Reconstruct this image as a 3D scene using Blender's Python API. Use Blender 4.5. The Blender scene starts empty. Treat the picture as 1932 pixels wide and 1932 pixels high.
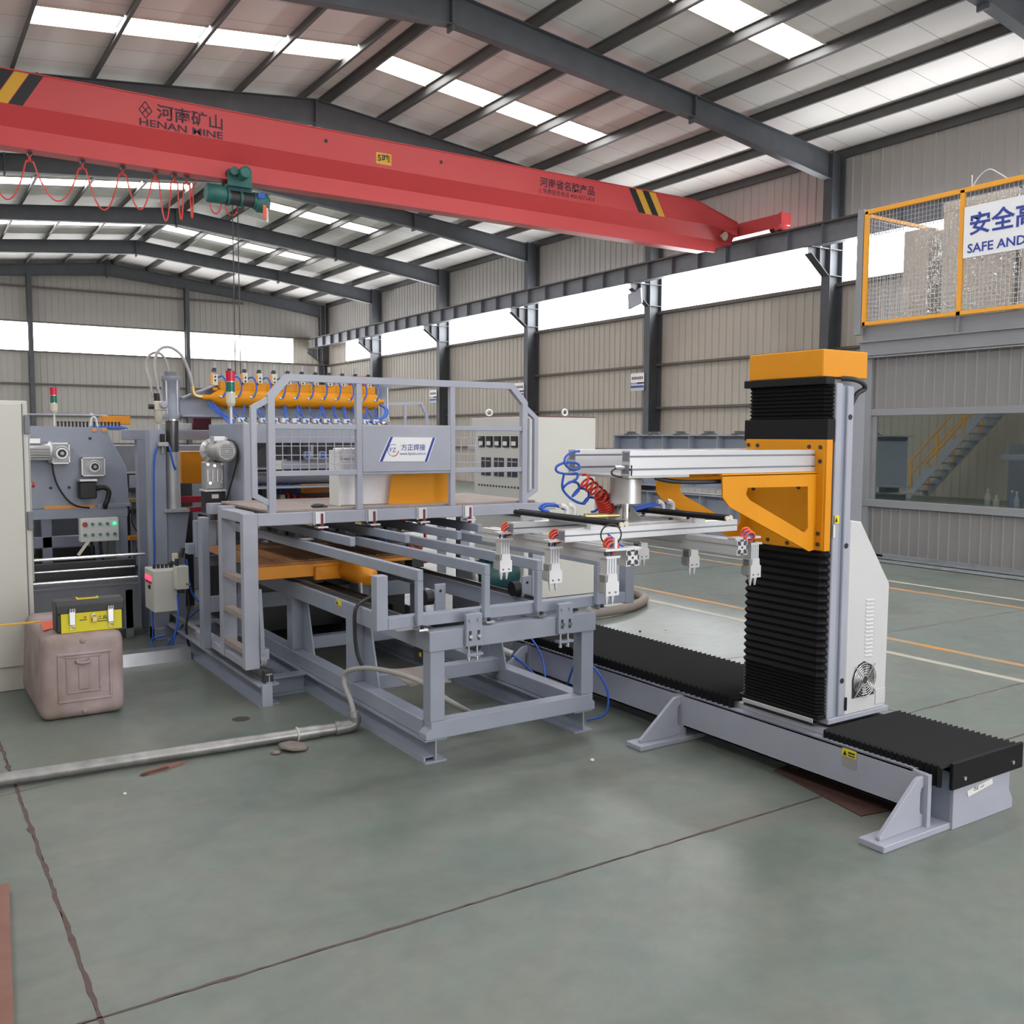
import bpy, bmesh, math, random
from mathutils import Vector, Matrix
random.seed(7)
R = math.radians
sc = bpy.context.scene
C = bpy.context.collection

# ------------------------------------------------------------------ camera
cam = bpy.data.cameras.new('camera')
cam.sensor_width = 36.0
cam.lens = 36.0 * 1796.0 / 1932.0
cam.clip_start = 0.05
cam.clip_end = 200
camo = bpy.data.objects.new('camera', cam)
C.objects.link(camo)
_a, _p, _ro = R(33.2), R(4.49), 0.004
_f = Vector((math.sin(_a)*math.cos(_p), math.cos(_a)*math.cos(_p), -math.sin(_p)))
_r0 = Vector((math.cos(_a), -math.sin(_a), 0))
_u0 = _r0.cross(_f)
_r = _r0*math.cos(_ro) + _u0*math.sin(_ro)
_u = _u0*math.cos(_ro) - _r0*math.sin(_ro)
camo.matrix_world = Matrix(((_r.x, _u.x, -_f.x, 0), (_r.y, _u.y, -_f.y, 0), (_r.z, _u.z, -_f.z, 1.65), (0, 0, 0, 1)))
sc.camera = camo

# ------------------------------------------------------------------ world, exposure
w = bpy.data.worlds.new('sky'); sc.world = w; w.use_nodes = True
w.node_tree.nodes['Background'].inputs[0].default_value = (0.90, 0.95, 1.0, 1)
w.node_tree.nodes['Background'].inputs[1].default_value = 1.0
sc.view_settings.view_transform = 'Standard'
sc.view_settings.look = 'None'
sc.view_settings.exposure = -0.1
sc.view_settings.gamma = 1.0
sc.view_settings.use_curve_mapping = False
PANE = 15.0        # brightness of the daylight in the skylights and windows
DOOR = 850.0     # daylight through the wide open gate behind the camera (watts)

def area(name, loc, size, sizey, rot, energy, col=(1, 1, 1)):
    l = bpy.data.lights.new(name, 'AREA'); l.shape = 'RECTANGLE'; l.size = size; l.size_y = sizey
    l.energy = energy; l.color = col
    o = bpy.data.objects.new(name, l); o.location = loc; o.rotation_euler = rot; C.objects.link(o)
    return o
# the open gate in the gable wall behind the camera (faces +Y)
area('gate_daylight', (6.5, -9.5, 2.6), 9.0, 5.0, (R(-90), 0, R(180)), DOOR, (1.0, 0.985, 0.96))
bpy.data.objects['gate_daylight'].rotation_euler = (R(90), 0, 0)
bpy.data.objects['gate_daylight'].rotation_euler = Vector((0, 1, 0)).to_track_quat('-Z', 'Y').to_euler()

# ------------------------------------------------------------------ materials
MATS = {}
def mat(name, col, rough=0.5, metal=0.0, noise=None, bump=None, spec=None, coord='Object', emit=None):
    """noise = (scale, second colour, contrast, detail); bump = (scale, strength)"""
    m = bpy.data.materials.new(name); m.use_nodes = True
    nt = m.node_tree; b = nt.nodes['Principled BSDF']
    b.inputs['Base Color'].default_value = (*col, 1)
    b.inputs['Roughness'].default_value = rough
    b.inputs['Metallic'].default_value = metal
    if spec is not None: b.inputs['Specular IOR Level'].default_value = spec
    if emit:
        b.inputs['Emission Color'].default_value = (*emit[0], 1); b.inputs['Emission Strength'].default_value = emit[1]
    if noise or bump:
        tc = nt.nodes.new('ShaderNodeTexCoord')
    if noise:
        sca, c2, con, det = noise
        n = nt.nodes.new('ShaderNodeTexNoise'); n.inputs['Scale'].default_value = sca; n.inputs['Detail'].default_value = det
        r = nt.nodes.new('ShaderNodeValToRGB')
        r.color_ramp.elements[0].position = 0.5-con; r.color_ramp.elements[1].position = 0.5+con
        r.color_ramp.elements[0].color = (*c2, 1); r.color_ramp.elements[1].color = (*col, 1)
        nt.links.new(tc.outputs[coord], n.inputs['Vector']); nt.links.new(n.outputs['Fac'], r.inputs['Fac'])
        nt.links.new(r.outputs['Color'], b.inputs['Base Color'])
    if bump:
        n2 = nt.nodes.new('ShaderNodeTexNoise'); n2.inputs['Scale'].default_value = bump[0]; n2.inputs['Detail'].default_value = 3
        bp = nt.nodes.new('ShaderNodeBump'); bp.inputs['Strength'].default_value = bump[1]; bp.inputs['Distance'].default_value = 0.01
        nt.links.new(tc.outputs[coord], n2.inputs['Vector']); nt.links.new(n2.outputs['Fac'], bp.inputs['Height'])
        nt.links.new(bp.outputs['Normal'], b.inputs['Normal'])
    MATS[name] = m
    return m
def emis(name, col, s):
    m = bpy.data.materials.new(name); m.use_nodes = True; nt = m.node_tree
    for n in list(nt.nodes): nt.nodes.remove(n)
    e = nt.nodes.new('ShaderNodeEmission'); e.inputs[0].default_value = (*col, 1); e.inputs[1].default_value = s
    o = nt.nodes.new('ShaderNodeOutputMaterial'); nt.links.new(e.outputs[0], o.inputs[0])
    MATS[name] = m

mat('grey', (0.300, 0.330, 0.405), 0.42, noise=(5, (0.255, 0.283, 0.350), 0.25, 4))
mat('grey_pale', (0.375, 0.392, 0.470), 0.4, noise=(4, (0.335, 0.350, 0.420), 0.25, 4))
mat('grey_dark', (0.20, 0.21, 0.24), 0.5, noise=(6, (0.16, 0.165, 0.19), 0.3, 4))
mat('steel_frame', (0.085, 0.092, 0.105), 0.55, noise=(3, (0.062, 0.066, 0.075), 0.3, 4))
mat('purlin', (0.10, 0.098, 0.095), 0.55, noise=(2, (0.07, 0.068, 0.066), 0.3, 3))
mat('ceiling', (0.80, 0.765, 0.74), 0.6, noise=(0.7, (0.70, 0.67, 0.645), 0.3, 4), spec=0.2)
mat('wallsheet', (0.50, 0.455, 0.395), 0.55, noise=(0.5, (0.44, 0.40, 0.35), 0.3, 4), spec=0.25)
mat('wallsheet_hi', (0.43, 0.41, 0.385), 0.55, noise=(0.5, (0.38, 0.36, 0.335), 0.3, 4), spec=0.25)
mat('girt', (0.12, 0.10, 0.09), 0.6)
mat('roomsheet', (0.235, 0.225, 0.225), 0.5, noise=(1.5, (0.205, 0.197, 0.197), 0.3, 3))
mat('roombeam', (0.26, 0.265, 0.28), 0.5, noise=(2, (0.225, 0.23, 0.245), 0.3, 3))
mat('red', (0.62, 0.065, 0.07), 0.42, noise=(0.6, (0.56, 0.055, 0.06), 0.3, 4))
mat('yellow', (0.72, 0.29, 0.008), 0.45, noise=(5, (0.65, 0.255, 0.008), 0.3, 4), spec=0.25)
mat('orange', (0.80, 0.30, 0.015), 0.35)
mat('yellowbar', (0.82, 0.36, 0.02), 0.4)
mat('stripe_y', (0.70, 0.38, 0.03), 0.5)
mat('black', (0.012, 0.012, 0.014), 0.45)
mat('bellows', (0.007, 0.007, 0.009), 0.55, spec=0.2)
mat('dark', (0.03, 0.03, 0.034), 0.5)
mat('dirty', (0.055, 0.045, 0.04), 0.7)
mat('tan', (0.36, 0.30, 0.27), 0.7, noise=(9, (0.27, 0.22, 0.20), 0.3, 5))
mat('white', (0.72, 0.73, 0.72), 0.45)
mat('cabinet', (0.60, 0.595, 0.55), 0.5, noise=(2, (0.55, 0.545, 0.50), 0.3, 3))
mat('cabinet_w', (0.58, 0.585, 0.60), 0.45, noise=(3, (0.54, 0.545, 0.56), 0.3, 3))
mat('foam', (0.82, 0.80, 0.82), 0.8, noise=(30, (0.76, 0.74, 0.76), 0.3, 3))
mat('alu', (0.60, 0.60, 0.63), 0.36, 0.45)
mat('alu_dull', (0.43, 0.43, 0.43), 0.45, 0.45, noise=(20, (0.36, 0.36, 0.36), 0.3, 3))
mat('chrome', (0.75, 0.75, 0.76), 0.18, 0.9)
mat('galv', (0.55, 0.57, 0.60), 0.3, 0.8, noise=(8, (0.40, 0.42, 0.45), 0.3, 4))
mat('rod', (0.16, 0.16, 0.165), 0.3, 0.8)
mat('brass', (0.55, 0.42, 0.20), 0.35, 0.8)
mat('blue', (0.02, 0.10, 0.52), 0.35)
mat('navy', (0.02, 0.045, 0.30), 0.5)
mat('hose_red', (0.62, 0.035, 0.02), 0.35)
mat('hose_or', (0.80, 0.10, 0.03), 0.35)
mat('hose_grey', (0.36, 0.34, 0.33), 0.5)
mat('green', (0.03, 0.16, 0.14), 0.4, noise=(6, (0.02, 0.11, 0.10), 0.3, 4))
mat('green_m', (0.015, 0.07, 0.08), 0.45)
mat('btn_green', (0.05, 0.25, 0.20), 0.4)
mat('btn_red', (0.40, 0.04, 0.04), 0.4)
mat('tower_red', (0.55, 0.012, 0.05), 0.25)
mat('tower_green', (0.01, 0.15, 0.10), 0.25)
mat('beige', (0.62, 0.58, 0.48), 0.5)
mat('maroon', (0.16, 0.03, 0.05), 0.6)
mat('crimson', (0.36, 0.01, 0.035), 0.5)
mat('ink', (0.06, 0.02, 0.035), 0.6)
mat('pink', (0.43, 0.335, 0.35), 0.62, noise=(4.5, (0.25, 0.19, 0.165), 0.2, 9), bump=(9, 0.35))
mat('deck_o', (0.42, 0.20, 0.07), 0.6, noise=(12, (0.30, 0.14, 0.06), 0.3, 5))
mat('toolyellow', (0.70, 0.60, 0.01), 0.4)
mat('rust', (0.26, 0.13, 0.10), 0.75, noise=(7, (0.18, 0.085, 0.065), 0.3, 6))
mat('rust_d', (0.10, 0.045, 0.035), 0.8, noise=(30, (0.06, 0.03, 0.025), 0.3, 4))
mat('stone', (0.25, 0.21, 0.19), 0.85, noise=(20, (0.17, 0.14, 0.13), 0.3, 5))
mat('pipe', (0.36, 0.36, 0.36), 0.4, 0.6, noise=(14, (0.22, 0.22, 0.215), 0.25, 6))
mat('hoseblack', (0.02, 0.02, 0.02), 0.5)
mat('hosefloor', (0.20, 0.17, 0.15), 0.7)
mat('crate', (0.56, 0.50, 0.41), 0.55, noise=(2, (0.50, 0.445, 0.365), 0.3, 4))
mat('joint', (0.085, 0.055, 0.05), 0.9, noise=(25, (0.13, 0.09, 0.08), 0.3, 4))
mat('line_o', (0.52, 0.24, 0.06), 0.7, noise=(2.2, (0.30, 0.27, 0.20), 0.16, 7))
mat('line_w', (0.50, 0.47, 0.38), 0.7, noise=(3.0, (0.36, 0.36, 0.31), 0.2, 7))
mat('paper', (0.70, 0.70, 0.68), 0.8)
mat('signwhite', (0.80, 0.81, 0.84), 0.5)
mat('signgrey', (0.50, 0.52, 0.58), 0.45)
mat('warnyellow', (0.75, 0.62, 0.02), 0.5)
emis('skylight', (1.0, 0.99, 1.0), PANE)
emis('winpane', (0.97, 0.985, 1.0), PANE*1.15)
emis('pane_fill_l', (0.97, 0.985, 1.0), PANE*0.55)  # weaker glow for the added left wall panes
emis('led_red', (1.0, 0.02, 0.05), 6.0)
emis('led_green', (0.05, 1.0, 0.35), 2.2)

# shop floor: worn grey-green paint on concrete with pale scuffs and dark grime
m = mat('floor', (0.21, 0.235, 0.21), 0.42)
nt = m.node_tree; b = nt.nodes['Principled BSDF']
tc = nt.nodes.new('ShaderNodeTexCoord')
def noise(scale, det, rough=0.55, dist=0.0):
    n = nt.nodes.new('ShaderNodeTexNoise'); n.inputs['Scale'].default_value = scale; n.inputs['Detail'].default_value = det
    n.inputs['Roughness'].default_value = rough; n.inputs['Distortion'].default_value = dist
    nt.links.new(tc.outputs['Object'], n.inputs['Vector']); return n
def ramp(fac, p0, c0, p1, c1):
    r = nt.nodes.new('ShaderNodeValToRGB'); r.color_ramp.elements[0].position = p0; r.color_ramp.elements[1].position = p1
    r.color_ramp.elements[0].color = (*c0, 1); r.color_ramp.elements[1].color = (*c1, 1)
    nt.links.new(fac, r.inputs['Fac']); return r
def mixc(fac, a, c, typ='MIX'):
    x = nt.nodes.new('ShaderNodeMix'); x.data_type = 'RGBA'; x.blend_type = typ
    if isinstance(fac, float): x.inputs[0].default_value = fac
    else: nt.links.new(fac, x.inputs[0])
    nt.links.new(a, x.inputs[6]); nt.links.new(c, x.inputs[7]); return x.outputs[2]
n1 = noise(0.55, 5, 0.6, 0.6); n2 = noise(2.3, 7, 0.62, 1.0); n3 = noise(9.0, 6, 0.6); n4 = noise(0.9, 6, 0.65, 1.5)
base = ramp(n1.outputs['Fac'], 0.33, (0.150, 0.178, 0.158), 0.68, (0.195, 0.190, 0.157))
teal = ramp(n2.outputs['Fac'], 0.36, (0.125, 0.172, 0.160), 0.66, (0.195, 0.202, 0.178))
mix1 = mixc(0.5, base.outputs[0], teal.outputs[0])
g = ramp(n3.outputs['Fac'], 0.30, (0.78, 0.78, 0.78), 0.70, (1.10, 1.10, 1.10))
mix2 = mixc(0.55, mix1, g.outputs[0], 'MULTIPLY')
dk = ramp(n4.outputs['Fac'], 0.30, (0.74, 0.74, 0.75), 0.52, (1.0, 1.0, 1.0))
mix3 = mixc(0.8, mix2, dk.outputs[0], 'MULTIPLY')
nt.links.new(mix3, b.inputs['Base Color'])
rr = nt.nodes.new('ShaderNodeMapRange'); rr.inputs[3].default_value = 0.26; rr.inputs[4].default_value = 0.50
nt.links.new(n2.outputs['Fac'], rr.inputs[0]); nt.links.new(rr.outputs[0], b.inputs['Roughness'])

# window glass of the control room: mostly clear, partly mirroring the hall
m = bpy.data.materials.new('glass'); m.use_nodes = True; nt = m.node_tree
for n in list(nt.nodes): nt.nodes.remove(n)
tr = nt.nodes.new('ShaderNodeBsdfTransparent'); tr.inputs[0].default_value = (0.80, 0.86, 0.84, 1)
gl = nt.nodes.new('ShaderNodeBsdfGlossy'); gl.inputs['Roughness'].default_value = 0.02; gl.inputs[0].default_value = (0.9, 0.95, 0.93, 1)
mx = nt.nodes.new('ShaderNodeMixShader'); mx.inputs[0].default_value = 0.26
o = nt.nodes.new('ShaderNodeOutputMaterial')
nt.links.new(tr.outputs[0], mx.inputs[1]); nt.links.new(gl.outputs[0], mx.inputs[2]); nt.links.new(mx.outputs[0], o.inputs[0])
MATS['glass'] = m
# clear stretch film over the crates
m = bpy.data.materials.new('film'); m.use_nodes = True; nt = m.node_tree
for n in list(nt.nodes): nt.nodes.remove(n)
tr = nt.nodes.new('ShaderNodeBsdfTransparent'); gl = nt.nodes.new('ShaderNodeBsdfGlossy'); gl.inputs['Roughness'].default_value = 0.12
tcx = nt.nodes.new('ShaderNodeTexCoord'); nn = nt.nodes.new('ShaderNodeTexNoise'); nn.inputs['Scale'].default_value = 6; nn.inputs['Distortion'].default_value = 2.5
bp = nt.nodes.new('ShaderNodeBump'); bp.inputs['Strength'].default_value = 1.0; bp.inputs['Distance'].default_value = 0.05
nt.links.new(tcx.outputs['Object'], nn.inputs['Vector']); nt.links.new(nn.outputs['Fac'], bp.inputs['Height']); nt.links.new(bp.outputs[0], gl.inputs['Normal'])
mx = nt.nodes.new('ShaderNodeMixShader'); mx.inputs[0].default_value = 0.16
o = nt.nodes.new('ShaderNodeOutputMaterial')
nt.links.new(tr.outputs[0], mx.inputs[1]); nt.links.new(gl.outputs[0], mx.inputs[2]); nt.links.new(mx.outputs[0], o.inputs[0])
MATS['film'] = m

# ------------------------------------------------------------------ mesh helpers (all in world metres)
ORG = {}
def root_org(o):
    while o is not None and o.parent is not None: o = o.parent
    return ORG.get(o, Vector((0, 0, 0))) if o is not None else Vector((0, 0, 0))

def tag(o, label=None, cat=None, group=None, kind=None):
    if label: o['label'] = label
    if cat: o['category'] = cat
    if group: o['group'] = group
    if kind: o['kind'] = kind
    return o
def thing(name, label, cat, loc, group=None, kind=None):
    o = bpy.data.objects.new(name, None); o.empty_display_size = 0.2; C.objects.link(o)
    o.location = loc; ORG[o] = Vector(loc)
    return tag(o, label, cat, group, kind)

def catmull(pts, n=6, closed=False):
    P = [Vector(p) for p in pts]; out = []
    N = len(P)
    for i in range(N-1):
        p0 = P[max(i-1, 0)]; p1 = P[i]; p2 = P[i+1]; p3 = P[min(i+2, N-1)]
        for k in range(n):
            t = k/n
            out.append(0.5*((2*p1)+(-p0+p2)*t+(2*p0-5*p1+4*p2-p3)*t*t+(-p0+3*p1-3*p2+p3)*t*t*t))
    out.append(P[-1]); return out

class MB:
    def __init__(self): self.v = []; self.f = []; self.s = []
    def add(self, vs, fs, smooth=False):
        o = len(self.v); self.v += [tuple(x) for x in vs]
        for f in fs: self.f.append(tuple(i+o for i in f)); self.s.append(smooth)
        return self
    def box(self, x0, x1, y0, y1, z0, z1):
        v = [(x0,y0,z0),(x1,y0,z0),(x1,y1,z0),(x0,y1,z0),(x0,y0,z1),(x1,y0,z1),(x1,y1,z1),(x0,y1,z1)]
        return self.add(v, [(0,3,2,1),(4,5,6,7),(0,1,5,4),(1,2,6,5),(2,3,7,6),(3,0,4,7)])
    def bar(self, p0, p1, wd, ht, up=(0,0,1)):
        p0, p1 = Vector(p0), Vector(p1); d = (p1-p0).normalized(); up = Vector(up)
        s = d.cross(up)
        if s.length < 1e-5: s = d.cross(Vector((1,0,0)))
        s.normalize(); u = s.cross(d).normalized()
        v = []
        for p in (p0, p1):
            for a, b in ((-1,-1),(1,-1),(1,1),(-1,1)): v.append(p + s*(a*wd/2) + u*(b*ht/2))
        return self.add(v, [(0,1,2,3),(7,6,5,4),(0,4,5,1),(1,5,6,2),(2,6,7,3),(3,7,4,0)])
    def cyl(self, p0, p1, r0, r1=None, n=14, cap=True):
        if r1 is None: r1 = r0
        p0, p1 = Vector(p0), Vector(p1); d = (p1-p0).normalized()
        s = d.orthogonal().normalized(); u = d.cross(s)
        v = []
        for p, r in ((p0, r0), (p1, r1)):
            for i in range(n):
                a = 2*math.pi*i/n; v.append(p + s*(r*math.cos(a)) + u*(r*math.sin(a)))
        self.add(v, [(i, (i+1) % n, n+(i+1) % n, n+i) for i in range(n)], True)
        if cap: self.add(v, [tuple(range(n-1, -1, -1)), tuple(range(n, 2*n))])
        return self
    def tube(self, pts, r, n=6):
        P = [Vector(p) for p in pts]; vs = []; fs = []
        d = (P[1]-P[0]).normalized(); s = d.orthogonal().normalized()
        for i, p in enumerate(P):
            if 0 < i < len(P)-1: d = (P[i+1]-P[i-1]).normalized()
            elif i == len(P)-1: d = (P[-1]-P[-2]).normalized()
            s = (s - d*s.dot(d))
            if s.length < 1e-6: s = d.orthogonal()
            s.normalize(); u = d.cross(s)
            for k in range(n):
                a = 2*math.pi*k/n; vs.append(p + s*(r*math.cos(a)) + u*(r*math.sin(a)))
        for i in range(len(P)-1):
            for k in range(n): fs.append((i*n+k, i*n+(k+1) % n, (i+1)*n+(k+1) % n, (i+1)*n+k))
        self.add(vs, fs, True)
        self.add(vs, [tuple(range(n-1, -1, -1)), tuple(range((len(P)-1)*n, len(P)*n))])
        return self
    def sweep(self, pts, w_, nrm):
        """square bar with mitred corners along a polyline lying in the plane with normal nrm"""
        P = [Vector(p) for p in pts]; N = Vector(nrm).normalized(); vs = []; n = len(P)
        for i, p in enumerate(P):
            d0 = (P[i]-P[i-1]).normalized() if i else (P[1]-P[0]).normalized()
            d1 = (P[i+1]-P[i]).normalized() if i < n-1 else d0
            s0, s1 = N.cross(d0), N.cross(d1); s = (s0+s1).normalized(); k = 1.0/max(0.3, s.dot(s0))
            for a, b in ((-1,-1),(1,-1),(1,1),(-1,1)): vs.append(p+s*(a*w_/2*k)+N*(b*w_/2))
        fs = [(3,2,1,0), tuple(range(4*(n-1), 4*n))]
        for i in range(n-1):
            for k in range(4): fs.append((i*4+k, i*4+(k+1) % 4, (i+1)*4+(k+1) % 4, (i+1)*4+k))
        return self.add(vs, fs)
    def prism(self, poly, axis, a0, a1):
        n = len(poly)
        def P(q, a):
            if axis == 'x': return (a, q[0], q[1])
            if axis == 'y': return (q[0], a, q[1])
            return (q[0], q[1], a)
        v = [P(q, a0) for q in poly] + [P(q, a1) for q in poly]
        return self.add(v, [tuple(range(n-1, -1, -1)), tuple(range(n, 2*n))] + [(i, (i+1) % n, n+(i+1) % n, n+i) for i in range(n)])
    def lathe(self, prof, c, axis, n=16):
        """prof = [(r, t)] along axis from point c"""
        c = Vector(c); d = Vector(axis).normalized(); s = d.orthogonal().normalized(); u = d.cross(s)
        v = []; fs = []
        for r, t in prof:
            for i in range(n):
                a = 2*math.pi*i/n; v.append(c + d*t + s*(r*math.cos(a)) + u*(r*math.sin(a)))
        for j in range(len(prof)-1):
            for i in range(n): fs.append((j*n+i, j*n+(i+1) % n, (j+1)*n+(i+1) % n, (j+1)*n+i))
        self.add(v, fs, True)
        self.add(v, [tuple(range(n-1, -1, -1)), tuple(range((len(prof)-1)*n, len(prof)*n))])
        return self
    def torus(self, c, axis, R_, r, n=20, m=6):
        c = Vector(c); d = Vector(axis).normalized(); s = d.orthogonal().normalized(); u = d.cross(s)
        v = []; fs = []
        for i in range(n):
            a = 2*math.pi*i/n; q = s*math.cos(a)+u*math.sin(a)
            for k in range(m):
                b2 = 2*math.pi*k/m; v.append(c + q*(R_+r*math.cos(b2)) + d*(r*math.sin(b2)))
        for i in range(n):
            for k in range(m): fs.append((i*m+k, ((i+1) % n)*m+k, ((i+1) % n)*m+(k+1) % m, i*m+(k+1) % m))
        return self.add(v, fs, True)
    def ibeam(self, p0, p1, wd, ht, tf=0.01, tw=0.008):
        """I section along p0-p1 (horizontal), p at the bottom centre"""
        p0, p1 = Vector(p0), Vector(p1); up = Vector((0,0,1))
        self.bar(p0+up*tf/2, p1+up*tf/2, wd, tf); self.bar(p0+up*(ht-tf/2), p1+up*(ht-tf/2), wd, tf)
        self.bar(p0+up*ht/2, p1+up*ht/2, tw, ht-2*tf); return self
    def build(self, name, m, parent=None, label=None, bevel=0.0, loc=None, kind=None):
        if parent is not None: org = root_org(parent)
        elif loc is not None: org = Vector(loc)
        else:
            xs = [p[0] for p in self.v]; ys = [p[1] for p in self.v]; zs = [p[2] for p in self.v]
            org = Vector(((min(xs)+max(xs))/2, (min(ys)+max(ys))/2, min(zs)))
        me = bpy.data.meshes.new(name)
        me.from_pydata([(p[0]-org.x, p[1]-org.y, p[2]-org.z) for p in self.v], [], self.f)
        me.polygons.foreach_set('use_smooth', self.s)
        me.materials.append(MATS[m]); me.update()
        bm = bmesh.new(); bm.from_mesh(me); bmesh.ops.recalc_face_normals(bm, faces=bm.faces); bm.to_mesh(me); bm.free()
        o = bpy.data.objects.new(name, me); C.objects.link(o)
        if parent is not None: o.parent = parent
        else: o.location = org; ORG[o] = org
        if bevel:
            md = o.modifiers.new('edge', 'BEVEL'); md.width = bevel; md.segments = 1; md.limit_method = 'ANGLE'; md.angle_limit = R(50)
        if label: o['label'] = label
        if kind: o['kind'] = kind
        return o

def box(name, m, parent, x0, x1, y0, y1, z0, z1, bevel=0.003, label=None):
    return MB().box(x0, x1, y0, y1, z0, z1).build(name, m, parent, label, bevel)
def copy_tree(o, d=(0,0,0), parent=None, label=None):
    c = o.copy(); C.objects.link(c); c.parent = parent
    if parent is None:
        c.location = o.location + Vector(d); ORG[c] = ORG.get(o, Vector()) + Vector(d)
    for ch in list(o.children): copy_tree(ch, (0,0,0), c)
    if label: c['label'] = label
    return c
def copy_part(o, d):
    c = o.copy(); C.objects.link(c); c.location = o.location + Vector(d)
    for ch in list(o.children):
        k = ch.copy(); C.objects.link(k); k.parent = c
    return c

def text(name, s, m, parent, origin, xdir, ydir, size, width=None, depth=0.002, bold=0.0, shear=0.0, align='LEFT', label=None):
    """flat lettering as mesh; xdir = reading direction, ydir = up; origin = baseline left"""
    cu = bpy.data.curves.new(name, 'FONT'); cu.body = s; cu.size = 1.0; cu.extrude = 0.0; cu.offset = bold; cu.shear = shear
    cu.resolution_u = 2
    t = bpy.data.objects.new(name, cu); C.objects.link(t)
    dg = bpy.context.evaluated_depsgraph_get()
    me = bpy.data.meshes.new_from_object(t.evaluated_get(dg)); bpy.data.objects.remove(t); bpy.data.curves.remove(cu)
    xs = [v.co.x for v in me.vertices]; x0, x1 = min(xs), max(xs)
    sx = size if width is None else width/(x1-x0)
    X = Vector(xdir).normalized(); Y = Vector(ydir).normalized(); N = X.cross(Y); o0 = Vector(origin); org = root_org(parent)
    for v in me.vertices:
        p = o0 + X*((v.co.x-x0)*sx) + Y*(v.co.y*size) + N*depth - org
        v.co = p
    me.materials.clear(); me.materials.append(MATS[m])
    o = bpy.data.objects.new(name, me); C.objects.link(o); o.parent = parent
    if label: o['label'] = label
    return o
# ================================================================== THE HALL
XR, XL, XRIDGE = 18.2, -2.0, 8.1
FR = [-9.7 + 6.0*i for i in range(10)]        # portal frames along Y
def roofz(x): return 9.15 - 0.107*abs(x - XRIDGE)

# seams of the ceiling sheets, one every metre
nt = MATS['ceiling'].node_tree; b = nt.nodes['Principled BSDF']
tcn = nt.nodes.new('ShaderNodeTexCoord'); sp = nt.nodes.new('ShaderNodeSeparateXYZ'); nt.links.new(tcn.outputs['Object'], sp.inputs[0])
md = nt.nodes.new('ShaderNodeMath'); md.operation = 'PINGPONG'; md.inputs[1].default_value = 0.5; nt.links.new(sp.outputs[1], md.inputs[0])
lt = nt.nodes.new('ShaderNodeMath'); lt.operation = 'LESS_THAN'; lt.inputs[1].default_value = 0.008; nt.links.new(md.outputs[0], lt.inputs[0])
mx = nt.nodes.new('ShaderNodeMix'); mx.data_type = 'RGBA'; mx.inputs[7].default_value = (0.36, 0.34, 0.31, 1)
src = b.inputs['Base Color'].links[0].from_socket
nt.links.new(lt.outputs[0], mx.inputs[0]); nt.links.new(src, mx.inputs[6]); nt.links.new(mx.outputs[2], b.inputs['Base Color'])

ceil = thing('ceiling', None, None, (0, 0, 0), kind='structure')
OFF = [0.25, 1.65, 3.07, 4.48, 5.9, 7.3, 8.7, 10.02]
nwin = 0
def panel(x0, x1, y0, y1):
    z0, z1 = roofz(x0), roofz(x1); t = 0.06
    v = [(x0,y0,z0),(x1,y0,z1),(x1,y1,z1),(x0,y1,z0),(x0,y0,z0+t),(x1,y0,z1+t),(x1,y1,z1+t),(x0,y1,z0+t)]
    MB().add(v, [(0,3,2,1),(4,5,6,7),(0,1,5,4),(1,2,6,5),(2,3,7,6),(3,0,4,7)]).build('ceiling_panel', 'ceiling', ceil)
for bi in range(9):
    y0, y1 = FR[bi], FR[bi+1]
    panel(XRIDGE-0.25, XRIDGE, y0, y1); panel(XRIDGE, XRIDGE+0.25, y0, y1)
    for sgn in (-1, 1):
        has = bi < 8
        for k in range(7):
            xa, xb = XRIDGE+sgn*OFF[k], XRIDGE+sgn*OFF[k+1]
            if sgn < 0: xa, xb = xb, xa
            if sgn < 0 and k == 6: xa = XL
            if has and k < 4:
                panel(xa, xb, y0, y0+3.1); panel(xa, xb, y0+3.9, y1)
            else: panel(xa, xb, y0, y1)
        if has:
            nwin += 1
            wn = thing('window_%d' % nwin, None, None, (0, 0, 0), kind='structure')
            for k in range(4):
                xa, xb = XRIDGE+sgn*(OFF[k]+0.035), XRIDGE+sgn*(OFF[k+1]-0.035)
                za, zb = roofz(xa)+0.055, roofz(xb)+0.055
                ya, yb = y0+3.1, y0+3.9
                MB().add([(xa,ya,za),(xb,ya,zb),(xb,yb,zb),(xa,yb,za),(xa,ya,za+.02),(xb,ya,zb+.02),(xb,yb,zb+.02),(xa,yb,za+.02)],
                         [(0,3,2,1),(4,5,6,7),(0,1,5,4),(1,2,6,5),(2,3,7,6),(3,0,4,7)]).build('pane', 'skylight', wn)
                if y0 > 2:
                    fm = MB()
                    for yy in (ya+0.0, yb-0.0):
                        fm.bar((xa, yy, za-0.06), (xb, yy, zb-0.06), 0.03, 0.05)
                    fm.build('frame', 'beige', wn)
for sgn in (-1, 1):
    for k, d in enumerate(OFF):
        x = XRIDGE + sgn*d
        z = roofz(x)
        m_ = MB()
        m_.box(x-0.008, x+0.008, -9.7, 44.3, z-0.175, z-0.002)            # web of the Z purlin
        m_.box(x-(0.06 if sgn > 0 else 0.0), x+(0.0 if sgn > 0 else 0.06), -9.7, 44.3, z-0.018, z-0.002)
        m_.box(x-0.0 if sgn > 0 else x-0.06, x+0.06 if sgn > 0 else x, -9.7, 44.3, z-0.185, z-0.165)
        m_.build('purlin', 'purlin', ceil)

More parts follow.
